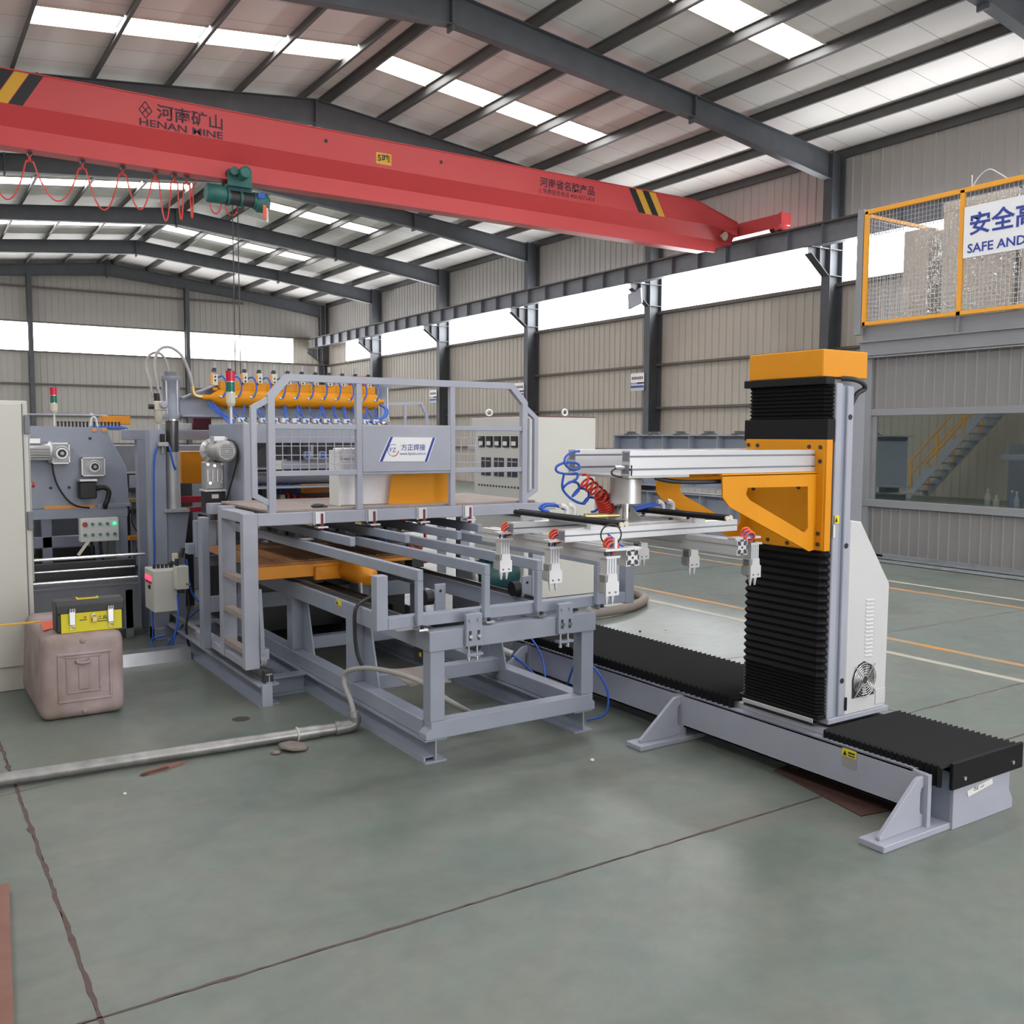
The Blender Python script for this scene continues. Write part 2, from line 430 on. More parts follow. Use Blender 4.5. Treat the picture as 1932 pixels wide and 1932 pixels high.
# ------------------------------------------------------------------ floor: cast slabs, grimy joints, painted lanes
floor = thing('floor', None, None, (0, 0, 0), kind='structure')
MB().box(-2.2, 18.4, -9.9, 44.5, -0.25, -0.018).build('screed', 'joint', floor)
jx = [-2.2, 0.44, 5.06, 10.2, 15.1, 18.4]; jy = [-9.9, -3.2, 2.80, 8.75, 14.7, 20.6, 26.6, 32.6, 38.6, 44.5]
for i in range(len(jx)-1):
    for j in range(len(jy)-1):
        MB().box(jx[i]+0.005, jx[i+1]-0.005, jy[j]+0.005, jy[j+1]-0.005, -0.2, 0.0).build('floor_slab', 'floor', floor)
def jointline(pts, w0, seed):
    rnd = random.Random(seed); P = []
    for k in range(len(pts)-1):
        a, b_ = Vector(pts[k]), Vector(pts[k+1]); n = max(2, int((b_-a).length/0.05))
        for t in range(n): P.append(a.lerp(b_, t/n))
    P.append(Vector(pts[-1])); L = []; Rr = []
    for k, p in enumerate(P):
        d = (P[min(k+1, len(P)-1)]-P[max(k-1, 0)]).normalized(); s = Vector((-d.y, d.x, 0)); j = rnd.uniform(-0.004, 0.004)
        wl = w0*rnd.uniform(0.45, 1.2); 
        if rnd.random() < 0.03: wl *= 1.8
        L.append(p+s*(wl/2+j)); Rr.append(p-s*(wl/2-j))
    n = len(P); z = 0.0012
    v = [(p.x, p.y, z) for p in L]+[(p.x, p.y, z) for p in Rr]
    MB().add(v, [(k, k+1, n+k+1, n+k) for k in range(n-1)]).build('joint_crack', 'joint', floor)
jointline([(0.44, 1.0, 0), (0.44, 10, 0)], 0.016, 1)
jointline([(-2, 2.80, 0), (6.0, 2.80, 0)], 0.013, 2)
jointline([(5.06, 2.0, 0), (5.06, 3.4, 0), (9, 3.45, 0)], 0.012, 3)
jointline([(0.2, 4.80, 0), (1.35, 5.03, 0)], 0.004, 4)
jointline([(5.2, 8.75, 0), (11, 8.75, 0)], 0.012, 5)
jointline([(4.9, 5.0, 0), (10, 4.9, 0)], 0.007, 6)
def lane(x, w_, m_, y0, y1):
    MB().box(x-w_/2, x+w_/2, y0, y1, 0.0, 0.0018).build('floor_marking', m_, floor)
lane(6.43, 0.075, 'line_w', 1.0, 14.0); lane(6.88, 0.085, 'line_o', 1.0, 14.0)
lane(9.69, 0.075, 'line_w', 1.0, 14.0); lane(9.24, 0.085, 'line_o', 1.0, 14.0)

# ------------------------------------------------------------------ ribbed wall sheets
def sheet_y(x, y0, y1, z0, z1, pitch, dep, sg):
    """ribbed sheet in a plane x = const, ribs vertical; sg = direction of the ribs"""
    pts = []; y = y0
    while y < y1-1e-4:
        ye = min(y+pitch, y1); w_ = ye-y
        pts += [(x, y), (x, y+w_*0.80), (x+sg*dep, y+w_*0.86), (x+sg*dep, y+w_*0.95)]
        y = ye
    pts.append((x, y1)); n = len(pts)
    return MB().add([(p[0], p[1], z0) for p in pts]+[(p[0], p[1], z1) for p in pts], [(k, k+1, n+k+1, n+k) for k in range(n-1)])
def sheet_x(y, x0, x1, zfun0, zfun1, pitch, dep, sg):
    pts = []; x = x0
    while x < x1-1e-4:
        xe = min(x+pitch, x1); w_ = xe-x
        pts += [(x, y), (x+w_*0.80, y), (x+w_*0.86, y+sg*dep), (x+w_*0.95, y+sg*dep)]
        x = xe
    pts.append((x1, y)); n = len(pts)
    return MB().add([(p[0], p[1], zfun0(p[0])) for p in pts]+[(p[0], p[1], zfun1(p[0])) for p in pts], [(k, k+1, n+k+1, n+k) for k in range(n-1)])

wr = thing('wall_right', None, None, (XR, 0, 0), kind='structure')
for bi in range(9):
    y0, y1 = FR[bi], FR[bi+1]
    sheet_y(XR, y0, y1, 0, 5.17, 0.25, 0.02, -1).build('wall_sheet', 'wallsheet', wr)
    sheet_y(XR, y0, y1, 6.30, 8.08, 0.25, 0.02, -1).build('wall_sheet', 'wallsheet_hi', wr)
    if bi == 8:
        sheet_y(XR, 42.1, y1, 5.17, 6.30, 0.25, 0.02, -1).build('wall_sheet', 'wallsheet', wr)
MB().box(XR+0.03, XR+0.06, -9.7, 44.3, 0, 5.1).build('outer_skin', 'wallsheet_hi', wr)
for z in (1.30, 2.48, 3.68, 5.10):
    MB().box(XR-0.14, XR-0.025, -9.7, 44.3, z-0.03, z+0.03).build('girt', 'girt', wr)
for bi in range(9):
    nwin += 1
    wn = thing('window_%d' % nwin, None, None, (XR, FR[bi], 0), kind='structure')
    y0, y1 = FR[bi]+0.12, (FR[bi+1]-0.12 if bi < 8 else 42.1)
    box('pane', 'winpane', wn, XR+0.0, XR+0.02, y0, y1, 5.17, 6.30, 0)
    MB().box(XR-0.03, XR, y0, y1, 5.14, 5.18).box(XR-0.03, XR, y0, y1, 6.28, 6.32).build('frame', 'girt', wn)

def gz0(z): return lambda x: z
wb = thing('wall_back', None, None, (0, 44.3, 0), kind='structure')
sheet_x(44.3, XL, XR, gz0(0), gz0(5.154), 0.25, 0.02, -1).build('wall_sheet', 'wallsheet_hi', wb)
sheet_x(44.3, XL, XRIDGE, gz0(6.298), roofz, 0.25, 0.02, -1).build('wall_sheet', 'wallsheet_hi', wb)
sheet_x(44.3, XRIDGE, XR, gz0(6.298), roofz, 0.25, 0.02, -1).build('wall_sheet', 'wallsheet_hi', wb)
sheet_x(44.3, 16.42, XR, gz0(5.154), gz0(6.298), 0.25, 0.02, -1).build('wall_sheet', 'wallsheet', wb)
for z in (1.3, 2.5, 3.79, 5.12, 6.33):
    MB().box(XL, XR, 44.16, 44.27, z-0.03, z+0.03).build('girt', 'girt', wb)
MB().box(XL, 14.0, 44.16, 44.27, 7.72, 7.80).build('girt', 'girt', wb)
for x in (-1.2, 5.1, 11.42):
    m_ = MB(); m_.box(x-0.09, x+0.09, 43.95, 43.97, 0, roofz(x)-0.5); m_.box(x-0.006, x+0.006, 43.97, 44.2, 0, roofz(x)-0.5); m_.box(x-0.09, x+0.09, 44.2, 44.22, 0, roofz(x)-0.5)
    m_.build('wind_post', 'steel_frame', wb)
nwin += 1
wn = thing('window_%d' % nwin, None, None, (8, 44.3, 5.1), kind='structure')
for xa, xb in ((-1.1, 5.02), (5.18, 11.34), (11.5, 16.42)):
    box('pane', 'winpane', wn, xa, xb, 44.3, 44.32, 5.154, 6.298, 0)

wl = thing('wall_left', None, None, (XL, 0, 0), kind='structure')
sheet_y(XL, -9.7, 44.3, 0, 5.17, 0.25, 0.02, 1).build('wall_sheet', 'wallsheet', wl)
sheet_y(XL, -9.7, 44.3, 6.30, 8.08, 0.25, 0.02, 1).build('wall_sheet', 'wallsheet_hi', wl)
for bi in range(9):
    nwin += 1
    wn = thing('window_%d' % nwin, None, None, (XL, FR[bi], 0), kind='structure')
    box('pane', 'pane_fill_l', wn, XL-0.02, XL, FR[bi]+0.1, FR[bi+1]-0.1, 5.17, 6.30, 0)  # unseen glowing pane, added to brighten sides that face left
wf = thing('wall_front', None, None, (0, -9.7, 0), kind='structure')
sheet_x(-9.7, XL, 1.8, gz0(0), gz0(5.3), 0.25, 0.02, 1).build('wall_sheet', 'wallsheet', wf)
sheet_x(-9.7, 11.2, XR, gz0(0), gz0(5.3), 0.25, 0.02, 1).build('wall_sheet', 'wallsheet', wf)
sheet_x(-9.7, XL, XRIDGE, gz0(5.3), roofz, 0.25, 0.02, 1).build('wall_sheet', 'wallsheet_hi', wf)
sheet_x(-9.7, XRIDGE, XR, gz0(5.3), roofz, 0.25, 0.02, 1).build('wall_sheet', 'wallsheet_hi', wf)

# ------------------------------------------------------------------ columns and rafters
ORD = {14.3: 'nearest', 20.3: 'second', 26.3: 'third', 32.3: 'fourth', 38.3: 'fifth', 44.3: 'far corner'}
def column(y, label):
    t = thing('steel_column', label, 'column', (17.95, y, 0), 'columns along the right wall')
    box('inner_flange', 'steel_frame', t, 17.72, 17.735, y-0.12, y+0.12, 0, 8.0, 0)
    box('outer_flange', 'steel_frame', t, 18.135, 18.15, y-0.12, y+0.12, 0, 8.0, 0)
    box('web', 'steel_frame', t, 17.735, 18.135, y-0.006, y+0.006, 0, 8.0, 0)
    m_ = MB()
    for z in (5.28, 5.86): m_.box(17.735, 18.135, y-0.115, y-0.006, z, z+0.012).box(17.735, 18.135, y+0.006, y+0.115, z, z+0.012)
    m_.build('stiffener', 'steel_frame', t)
    m_ = MB(); m_.prism([(17.12, 5.86), (17.12, 5.72), (17.72, 5.28), (17.72, 5.86)], 'y', y-0.006, y+0.006)
    m_.box(17.12, 17.72, y-0.10, y+0.10, 5.85, 5.87); m_.bar((17.12, y, 5.71), (17.72, y, 5.27), 0.20, 0.015)
    m_.box(17.40, 17.412, y-0.10, y+0.10, 5.5, 5.86); m_.build('bracket', 'steel_frame', t)
    return t
for y in FR[2:]:
    if y > 10:
        nm = {14.3: 'dark steel column behind the corner of the mezzanine cage', 20.3: 'dark steel column with floodlight, left of the orange-topped robot post',
              26.3: 'dark steel column rising behind the right end of the platform railing', 32.3: 'dark steel column seen above the signboard on the platform railing',
              38.3: 'dark steel column directly above the right lift cylinder of the welder', 44.3: 'corner steel column where the side wall meets the far gable'}[round(y, 1)]
        column(round(y, 1), nm)

def rafter(y, label):
    t = thing('roof_rafter', label, 'rafter', (XRIDGE, y, 8.0), 'roof rafters across the hall')
    def top(d): return 8.965 - 0.107*d
    def dep(d): return 0.50-0.09*d/5.5 if d < 5.5 else 0.41+0.14*(d-5.5)/4.1
    for sg in (-1, 1):
        ds = [0, 5.5, 9.62]
        m_ = MB()
        poly = [(XRIDGE+sg*d, top(d)) for d in ds]+[(XRIDGE+sg*d, top(d)-dep(d)) for d in reversed(ds)]
        m_.prism(poly, 'y', y-0.005, y+0.005); m_.build('web', 'steel_frame', t)
        m_ = MB(); m_.bar((XRIDGE, y, top(0)), (XRIDGE+sg*9.62, y, top(9.62)), 0.20, 0.016); m_.build('top_flange', 'steel_frame', t)
        m_ = MB()
        for a_, b_ in ((0, 5.5), (5.5, 9.62)):
            m_.bar((XRIDGE+sg*a_, y, top(a_)-dep(a_)), (XRIDGE+sg*b_, y, top(b_)-dep(b_)), 0.20, 0.016)
        m_.build('bottom_flange', 'steel_frame', t)
        x = XRIDGE+sg*5.5
        box('splice_plate', 'steel_frame', t, x-0.018, x+0.018, y-0.10, y+0.10, top(5.5)-0.50, top(5.5)+0.02, 0)
    box('ridge_plate', 'steel_frame', t, XRIDGE-0.02, XRIDGE+0.02, y-0.10, y+0.10, 8.37, 8.97, 0)
RL = {8.3: 'dark roof rafter crossing the top right corner', 14.3: 'largest dark roof rafter, ending at the mezzanine-side column', 20.3: 'dark roof rafter just above the red crane girder',
      26.3: 'dark roof rafter right behind the green hoist', 32.3: 'dark roof rafter between the two far skylight rows', 38.3: 'dark roof rafter beyond the farthest skylight row', 44.3: 'deep dark rafter lying against the far gable'}
for y in FR[3:]: rafter(44.05 if y > 44 else round(y, 1), RL[round(y, 1)])

# ------------------------------------------------------------------ crane runway
rb = thing('runway_beam', 'long steel crane runway beam on brackets along the right wall', 'beam', (17.3, 17, 5.87))
m_ = MB(); m_.box(17.18, 17.42, -3.7, 44.0, 5.875, 5.892).build('bottom_flange', 'steel_frame', rb)
MB().box(17.15, 17.45, -3.7, 44.0, 6.31, 6.33).build('top_flange', 'girt', rb)
MB().box(17.295, 17.305, -3.7, 44.0, 5.89, 6.31).build('web', 'grey_dark', rb)
MB().box(17.27, 17.33, -3.7, 44.0, 6.33, 6.38).build('rail', 'girt', rb)
for k in range(38):
    y = 8.3+k*0.95
    if y < 43.9: box('stiffener', 'grey_dark', rb, 17.18, 17.295, y-0.005, y+0.005, 5.892, 6.31, 0)
rb2 = thing('runway_beam', 'crane runway beam on the left side of the hall', 'beam', (-1.1, 17, 5.87))
MB().box(-1.22, -0.98, -3.7, 44.0, 5.875, 5.892).box(-1.25, -0.95, -3.7, 44.0, 6.31, 6.33).box(-1.105, -1.095, -3.7, 44.0, 5.89, 6.31).build('profile', 'grey_dark', rb2)

# ------------------------------------------------------------------ overhead crane
cr = thing('overhead_crane', 'red single-girder overhead crane spanning the hall', 'crane', (8.0, 16.6, 5.9))
YN, YB = 16.35, 16.85
xa, xb, xt = -0.9, 15.7, 17.05
m_ = MB()
m_.prism([(xa-0.1, 6.60), (xa+1.2, 7.07), (xb, 7.07), (xt, 6.72), (xt, 6.42), (xb+0.6, 6.57), (xa+1, 6.57)], 'y', YN, YN+0.008)
m_.build('web_plate', 'red', cr)
m_ = MB(); m_.prism([(xa-0.1, 6.60), (xa+1.2, 7.07), (xb, 7.07), (xt, 6.72), (xt, 6.42), (xb+0.6, 6.57), (xa+1, 6.57)], 'y', YB-0.008, YB); m_.build('web_plate', 'red', cr)
MB().box(xa+1.2, xb, YN-0.02, YB+0.02, 7.07, 7.085).bar((xb, 16.6, 7.078), (xt, 16.6, 6.728), YB-YN+0.04, 0.014).build('top_plate', 'red', cr)
m_ = MB(); m_.bar((xa+0.2, YN+0.10, 6.43), (xt, YN+0.10, 6.43), 0.012, 0.36, up=(0, -0.2, 0.28)); m_.bar((xa+0.2, YB-0.10, 6.43), (xt, YB-0.10, 6.43), 0.012, 0.36, up=(0, 0.2, 0.28)); m_.build('sloped_plate', 'red', cr)
MB().box(xa+0.2, xt-0.5, 16.57, 16.63, 6.03, 6.30).build('lower_web', 'red', cr)
m_ = MB(); m_.prism([(xa+0.2, 6.29), (xt, 6.32), (xt, 6.25), (xt-0.9, 6.0), (xa+0.2, 6.0)], 'y', 16.54, 16.66); m_.build('lower_chord', 'red', cr)
MB().box(xa+0.2, xt-0.9, 16.44, 16.76, 5.985, 6.005).build('running_flange', 'red', cr)
for xc in (17.3, -1.1):
    e = MB().box(xc-0.14, xc+0.14, 15.18, 18.1, 6.44, 6.74).build('end_truck', 'red', cr)
    MB().box(xc-0.16, xc+0.16, 15.1, 15.18, 6.50, 6.76).build('buffer', 'red', e)
    for yy in (15.45, 17.85):
        MB().cyl((xc-0.05, yy, 6.47), (xc+0.05, yy, 6.47), 0.10).build('wheel', 'dark', e)
    MB().box(xc-0.16, xc+0.16, 15.16, 15.3, 6.38, 6.46).build('guard', 'red', e)
def stripe(x0, mm, lean):
    z0, z1 = 6.575, 7.065
    MB().prism([(x0, z0), (x0+0.19, z0), (x0+0.19+lean, z1), (x0+lean, z1)], 'y', YN-0.004, YN).build('hazard_stripe', mm, cr)
for k, mm in enumerate(('black', 'stripe_y', 'black', 'stripe_y')): stripe(14.05+k*0.19-0.05, mm, -0.30)
for k, mm in enumerate(('black', 'stripe_y', 'black', 'stripe_y', 'black')): stripe(1.70-k*0.20, mm, 0.30)
text('lettering', '河南矿山', 'ink', cr, (3.83, YN, 6.765), (1, 0, 0), (0, 0, 1), 0.25, 1.06, 0.004, 0.018, label='dark Chinese lettering')
text('lettering', 'HENAN MINE', 'ink', cr, (3.56, YN, 6.60), (1, 0, 0), (0, 0, 1), 0.155, 1.33, 0.004, 0.02)
m_ = MB()
for a_, b_ in (((3.56, 6.84), (3.66, 6.98)), ((3.66, 6.98), (3.76, 6.84)), ((3.76, 6.84), (3.66, 6.72)), ((3.66, 6.72), (3.56, 6.84)), ((3.61, 6.79), (3.71, 6.90)), ((3.61, 6.90), (3.71, 6.79))):
    m_.bar((a_[0], YN-0.003, a_[1]), (b_[0], YN-0.003, b_[1]), 0.004, 0.016, up=(0.3, 0, 0.7))
m_.build('emblem', 'ink', cr)
pl = box('capacity_plate', 'stripe_y', cr, 7.69, 8.0, YN-0.006, YN, 6.645, 6.85, 0, label='small yellow capacity plate')
text('lettering', '5吨', 'black', pl, (7.72, YN-0.006, 6.70), (1, 0, 0), (0, 0, 1), 0.155, 0.25, 0.003, 0.02)
text('lettering', '河南省名牌产品', 'ink', cr, (11.34, YN, 6.78), (1, 0, 0), (0, 0, 1), 0.20, 1.42, 0.004, 0.022)
text('lettering', '(( 免费服务电话 400-0373-818', 'ink', cr, (11.32, YN, 6.64), (1, 0, 0), (0, 0, 1), 0.115, 1.44, 0.004, 0.008)
for x in (6.72, 9.05): MB().cyl((x, YN-0.004, 6.88), (x, YN+0.01, 6.88), 0.035).build('bolt_hole', 'black', cr)
MB().lathe([(0.03, 0), (0.05, 0.05), (0.10, 0.12), (0.10, 0.14)], (16.55, YN+0.05, 6.38), (0.15, -1, -0.2)).build('lamp', 'beige', cr, 'round pale lamp')

# ------------------------------------------------------------------ hoist under the girder
hs = thing('rope_hoist', 'dark green electric rope hoist hanging under the red crane', 'hoist', (5.2, 16.6, 5.4))
def trwheel(x, y): MB().cyl((x, y-0.03, 6.10), (x, y+0.03, 6.10), 0.075).build('trolley_wheel', 'green_m', hs)
for x in (5.05, 5.33):
    trwheel(x, 16.50); trwheel(x, 16.72)
box('side_plate', 'green', hs, 4.98, 5.40, 16.42, 16.46, 5.88, 6.12, 0.01); box('side_plate', 'green', hs, 4.98, 5.40, 16.76, 16.80, 5.88, 6.12, 0.01)
tm = MB().cyl((5.22, 16.42, 6.08), (5.22, 16.18, 6.08), 0.10, n=16).build('travel_motor', 'green', hs)
MB().torus((5.22, 16.18, 6.08), (0, 1, 0), 0.085, 0.012).build('cover_ring', 'green', tm)
MB().cyl((5.06, 16.40, 6.10), (5.06, 16.28, 6.10), 0.07).build('gear_case', 'green', hs)
box('hanger', 'green_m', hs, 5.0, 5.42, 16.5, 16.7, 5.82, 5.94)
MB().lathe([(0.13, 0), (0.16, 0.02), (0.16, 0.30), (0.15, 0.32)], (4.66, 16.6, 5.75), (1, 0, 0), 18).build('hoist_motor', 'green', hs)
dr = MB().cyl((4.98, 16.6, 5.72), (5.50, 16.6, 5.72), 0.12, n=18).build('drum', 'dark', hs)
for x in (5.0, 5.02, 5.22, 5.24, 5.46, 5.48): MB().cyl((x, 16.6, 5.72), (x+0.025, 16.6, 5.72), 0.145, n=18).build('drum_band', 'green', dr)
MB().lathe([(0.14, 0), (0.17, 0.03), (0.17, 0.16), (0.12, 0.24), (0.05, 0.26)], (5.50, 16.6, 5.70), (1, 0, 0), 18).build('gear_housing', 'green', hs)
box('name_plate', 'blue', hs, 5.50, 5.62, 16.42, 16.435, 5.74, 5.83, 0)
for x, z1 in ((5.10, 2.6), (5.19, 2.6)): MB().cyl((x, 16.58, 5.64), (x, 16.58, z1), 0.009, n=6).build('wire_rope', 'dark', hs)
hb = MB().box(5.08, 5.21, 16.5, 16.66, 2.38, 2.62).build('hook_block', 'green', hs)
MB().tube(catmull([(5.145, 16.58, 2.38), (5.145, 16.58, 2.28), (5.20, 16.58, 2.20), (5.13, 16.58, 2.15), (5.08, 16.58, 2.20)]), 0.02).build('hook', 'dark', hb)
m_ = MB(); m_.box(5.59, 5.65, 16.44, 16.45, 5.40, 5.64).build('warning_tag', 'hose_or', hs)
box('warning_tag', 'paper', hs, 5.655, 5.69, 16.46, 16.465, 5.36, 5.60, 0)
def festoon(x0, x1, drop, lab):
    m_ = MB(); pts = [(x0, 16.66, 5.96), (x0+0.02, 16.66, 5.85)]
    n = 10
    for k in range(n+1):
        u_ = k/n; pts.append((x0+0.05+(x1-x0-0.1)*u_, 16.66, 5.86-drop*(1-(2*u_-1)**2)))
    pts += [(x1-0.02, 16.66, 5.85), (x1, 16.66, 5.96)]
    t = thing('festoon_cable', lab, 'cable', (x0, 16.66, 5.3), 'festoon cable loops under the crane')
    m_.tube(catmull(pts, 3), 0.012, 6).build('cable', 'hose_red', t)
    MB().cyl((x0, 16.60, 5.97), (x0, 16.72, 5.97), 0.035).build('roller', 'dark', t)
xs = [1.35, 2.0, 2.75, 3.35, 3.86, 4.16, 4.36, 4.52]
fl = ['leftmost red cable loop hanging from the crane girder', 'second red cable loop from the left under the crane', 'third red cable loop from the left under the crane', 'fourth red cable loop, deepest, under the crane',
      'narrow red cable loop left of the hoist', 'tight red cable loop second nearest the hoist', 'tight red cable loop nearest the hoist']
dp = [0.62, 0.55, 0.60, 0.52, 0.65, 0.6, 0.55]
for k in range(7): festoon(xs[k], xs[k+1], dp[k], fl[k])
for k, (x0, x1) in enumerate(((4.72, 4.92), (4.98, 5.2))):
    t = thing('hoist_cable', ('small red cable loop hanging from the hoist motor', 'small red cable loop hanging below the hoist drum')[k], 'cable', (x0, 16.6, 5.4))
    MB().tube(catmull([(x0, 16.6, 5.6), (x0+0.03, 16.6, 5.48), ((x0+x1)/2, 16.6, 5.42), (x1-0.03, 16.6, 5.48), (x1, 16.6, 5.62)]), 0.012).build('cable', 'hose_red', t)

# floodlight and notices on the columns
fl_ = thing('floodlight', 'grey floodlight clamped under the column bracket', 'lamp', (17.3, 20.3, 5.1))
m_ = MB(); m_.bar((17.25, 20.28, 5.64), (17.15, 20.12, 5.22), 0.46, 0.05, up=(1, 0.3, 0.2)); m_.build('housing', 'grey_pale', fl_)
MB().tube([(17.38, 20.25, 5.72), (17.30, 20.2, 5.60), (17.22, 20.0, 5.42)], 0.02).build('yoke', 'white', fl_)
for y, lab in ((20.3, 'white notice on the wall beside the floodlight column'), (26.3, 'white notice half hidden behind the railing corner'), (32.3, 'white notice on the wall above the railing signboard')):
    t = thing('wall_notice', lab, 'sign', (17.7, y+0.5, 2.95), 'notices beside the columns')
    x = 17.70; ya, yb = y+0.05, y+0.62
    box('upper_plate', 'signwhite', t, x-0.01, x, ya, yb, 3.20, 3.46, 0); box('lower_plate', 'signgrey', t, x-0.01, x, ya, yb, 2.97, 3.16, 0)
    m_ = MB()
    for k in range(7): m_.box(x-0.012, x-0.01, yb-0.10-k*0.07, yb-0.05-k*0.07, 3.28, 3.36)
    m_.build('faded_characters', 'maroon', t)
    box('band', 'navy', t, x-0.014, x-0.01, ya+0.01, yb-0.01, 3.05, 3.11, 0)
    MB().box(x, 17.95, (ya+yb)/2-0.01, (ya+yb)/2+0.01, 3.0, 3.44).build('holder', 'girt', t)
# ================================================================== CONTROL ROOM AND MEZZANINE (right)
XF = 11.6
cr_ = thing('control_room', 'grey panelled control room with wide window under the mezzanine', 'room', (14.5, 4, 0))
YE, YS = 8.65, -2.0
sheet_y(XF, YS, YE, 0.03, 0.72, 0.145, 0.012, -1).build('lower_cladding', 'roomsheet', cr_)
sheet_y(XF, YS, YE, 2.0, 2.80, 0.145, 0.012, -1).build('upper_cladding', 'roomsheet', cr_)
MB().box(XF, 17.6, YE-0.06, YE, 0, 3.15).build('end_wall', 'roomsheet', cr_)
MB().box(17.3, 17.36, YS, YE-0.06, 0, 3.15).build('rear_wall', 'roomsheet', cr_)
MB().box(XF, 17.6, YS-0.06, YS, 0, 3.15).build('end_wall', 'roomsheet', cr_)
MB().box(XF+0.02, XF+0.08, YS, YE-0.06, 0.03, 0.70).box(XF+0.02, XF+0.08, YS, YE-0.06, 2.0, 2.8).build('inner_lining', 'roomsheet', cr_)
MB().box(XF, 17.6, YS, YE-0.06, 2.82, 2.9).build('room_ceiling', 'roomsheet', cr_)
box('corner_post', 'roombeam', cr_, XF-0.05, XF+0.10, YE-0.17, YE, 0, 2.82)
box('window_head', 'roombeam', cr_, XF-0.04, XF+0.06, YS, YE-0.1, 1.97, 2.06)
box('window_sill', 'roombeam', cr_, XF-0.06, XF+0.10, YS, YE-0.1, 0.70, 0.80)
MB().box(XF-0.015, XF+0.02, YE-0.25, YE-0.17, 0.80, 1.97).build('jamb', 'roombeam', cr_)
for k in range(3):
    y1 = YE-0.25-k*3.4
    pn = MB().box(XF+0.0, XF+0.006, y1-3.3, y1, 0.80, 1.97).build('pane', 'glass', cr_)
    MB().box(XF-0.02, XF+0.03, y1-3.4, y1-3.3, 0.80, 1.97).build('mullion', 'roombeam', pn)
box('floor_edge_beam', 'roombeam', cr_, XF-0.10, XF+0.08, YS, YE, 2.80, 2.99)
box('floor_edge_beam', 'roombeam', cr_, XF-0.05, XF+0.08, YS, YE, 3.0, 3.22)
MB().box(XF-0.14, XF+0.08, YS, YE, 2.985, 3.005).box(XF-0.12, XF+0.08, YS, YE, 2.77, 2.79).build('beam_flange', 'roombeam', cr_)
for y in (7.2, 5.6, 4.0): box('beam_stiffener', 'roombeam', cr_, XF-0.10, XF-0.04, y-0.006, y+0.006, 3.0, 3.22, 0)
MB().box(XF, 17.7, YS, YE, 3.08, 3.2).build('deck', 'grey_dark', cr_)
# desk inside, bottles on it
dk_ = thing('desk', 'long desk behind the control room window', 'desk', (12.3, 6, 0))
box('desktop', 'roombeam', dk_, 11.95, 12.6, 3.0, 8.0, 0.72, 0.76)
for y in (3.2, 7.8): box('leg', 'grey_dark', dk_, 12.0, 12.5, y-0.03, y+0.03, 0, 0.72)
for k, (y, r_, h_, mm) in enumerate(((7.05, 0.035, 0.22, 'signgrey'), (6.93, 0.04, 0.14, 'beige'), (6.72, 0.035, 0.21, 'navy'), (6.66, 0.035, 0.20, 'signgrey'))):
    t = thing('bottle', ('tall clear bottle behind the control room window', 'squat pale jar behind the control room window', 'blue labelled bottle behind the control room window', 'grey bottle standing right of the blue one')[k], 'bottle', (12.1, y, 0.76))
    MB().lathe([(r_, 0), (r_, h_*0.65), (r_*0.4, h_*0.85), (r_*0.4, h_)], (12.1, y, 0.76), (0, 0, 1), 10).build('body', mm, t)
    MB().cyl((12.1, y, 0.76+h_), (12.1, y, 0.78+h_), r_*0.45).build('cap', 'white', t)

# yellow safety cage on the deck
cg = thing('safety_cage', 'yellow guard railing with wire mesh along the mezzanine edge', 'railing', (11.5, 5, 3.22))
XC = 11.48
box('end_post', 'roombeam', cg, XC-0.03, XC+0.05, 8.62, 8.72, 3.1, 4.82)
for y in (8.58, 7.17, 5.75, 4.33, 2.9): box('post', 'yellowbar', cg, XC-0.025, XC+0.025, y-0.03, y+0.03, 3.22, 4.78)
box('top_rail', 'yellowbar', cg, XC-0.025, XC+0.025, 1.5, 8.6, 4.74, 4.80); box('bottom_rail', 'yellowbar', cg, XC-0.025, XC+0.025, 1.5, 8.6, 3.22, 3.27)
box('side_rail', 'yellowbar', cg, XC, 15.5, 8.56, 8.60, 4.70, 4.75); box('side_rail', 'yellowbar', cg, XC, 15.5, 8.56, 8.60, 3.22, 3.27)
m_ = MB()
for k in range(24): z = 3.30+k*0.06; m_.box(XC-0.003, XC+0.003, 2.9, 8.58, z-0.0022, z+0.0022)
m_.build('mesh_wires', 'galv', cg, kind='stuff')
m_ = MB(); y = 2.95
while y < 8.56: m_.box(XC-0.003, XC+0.003, y-0.0022, y+0.0022, 3.27, 4.74); y += 0.055
m_.build('mesh_wires', 'galv', cg, kind='stuff')
m_ = MB()
for k in range(24): z = 3.30+k*0.06; m_.box(XC, 15.5, 8.577, 8.583, z-0.0022, z+0.0022)
x = XC+0.05
while x < 15.5: m_.box(x-0.0022, x+0.0022, 8.577, 8.583, 3.27, 4.70); x += 0.055
m_.build('mesh_wires', 'galv', cg, kind='stuff')
sg = thing('safety_sign', 'white board with blue safety slogan on the yellow cage', 'sign', (XC-0.04, 6.0, 3.92))
MB().box(XC-0.045, XC-0.032, 4.5, 7.12, 3.92, 4.55).build('board', 'signwhite', sg)
text('slogan', '安全高效', 'navy', sg, (XC-0.045, 7.04, 4.215), (0, -1, 0), (0, 0, 1), 0.285, 1.15, 0.004, 0.02, label='blue Chinese characters')
text('slogan', 'SAFE AND EFFICIENT', 'navy', sg, (XC-0.045, 7.06, 3.975), (0, -1, 0), (0, 0, 1), 0.155, 1.52, 0.004, 0.02)
wl_ = thing('wire_loop', 'loose white wire loop above the yellow cage rail', 'wire', (XC, 7.0, 4.8))
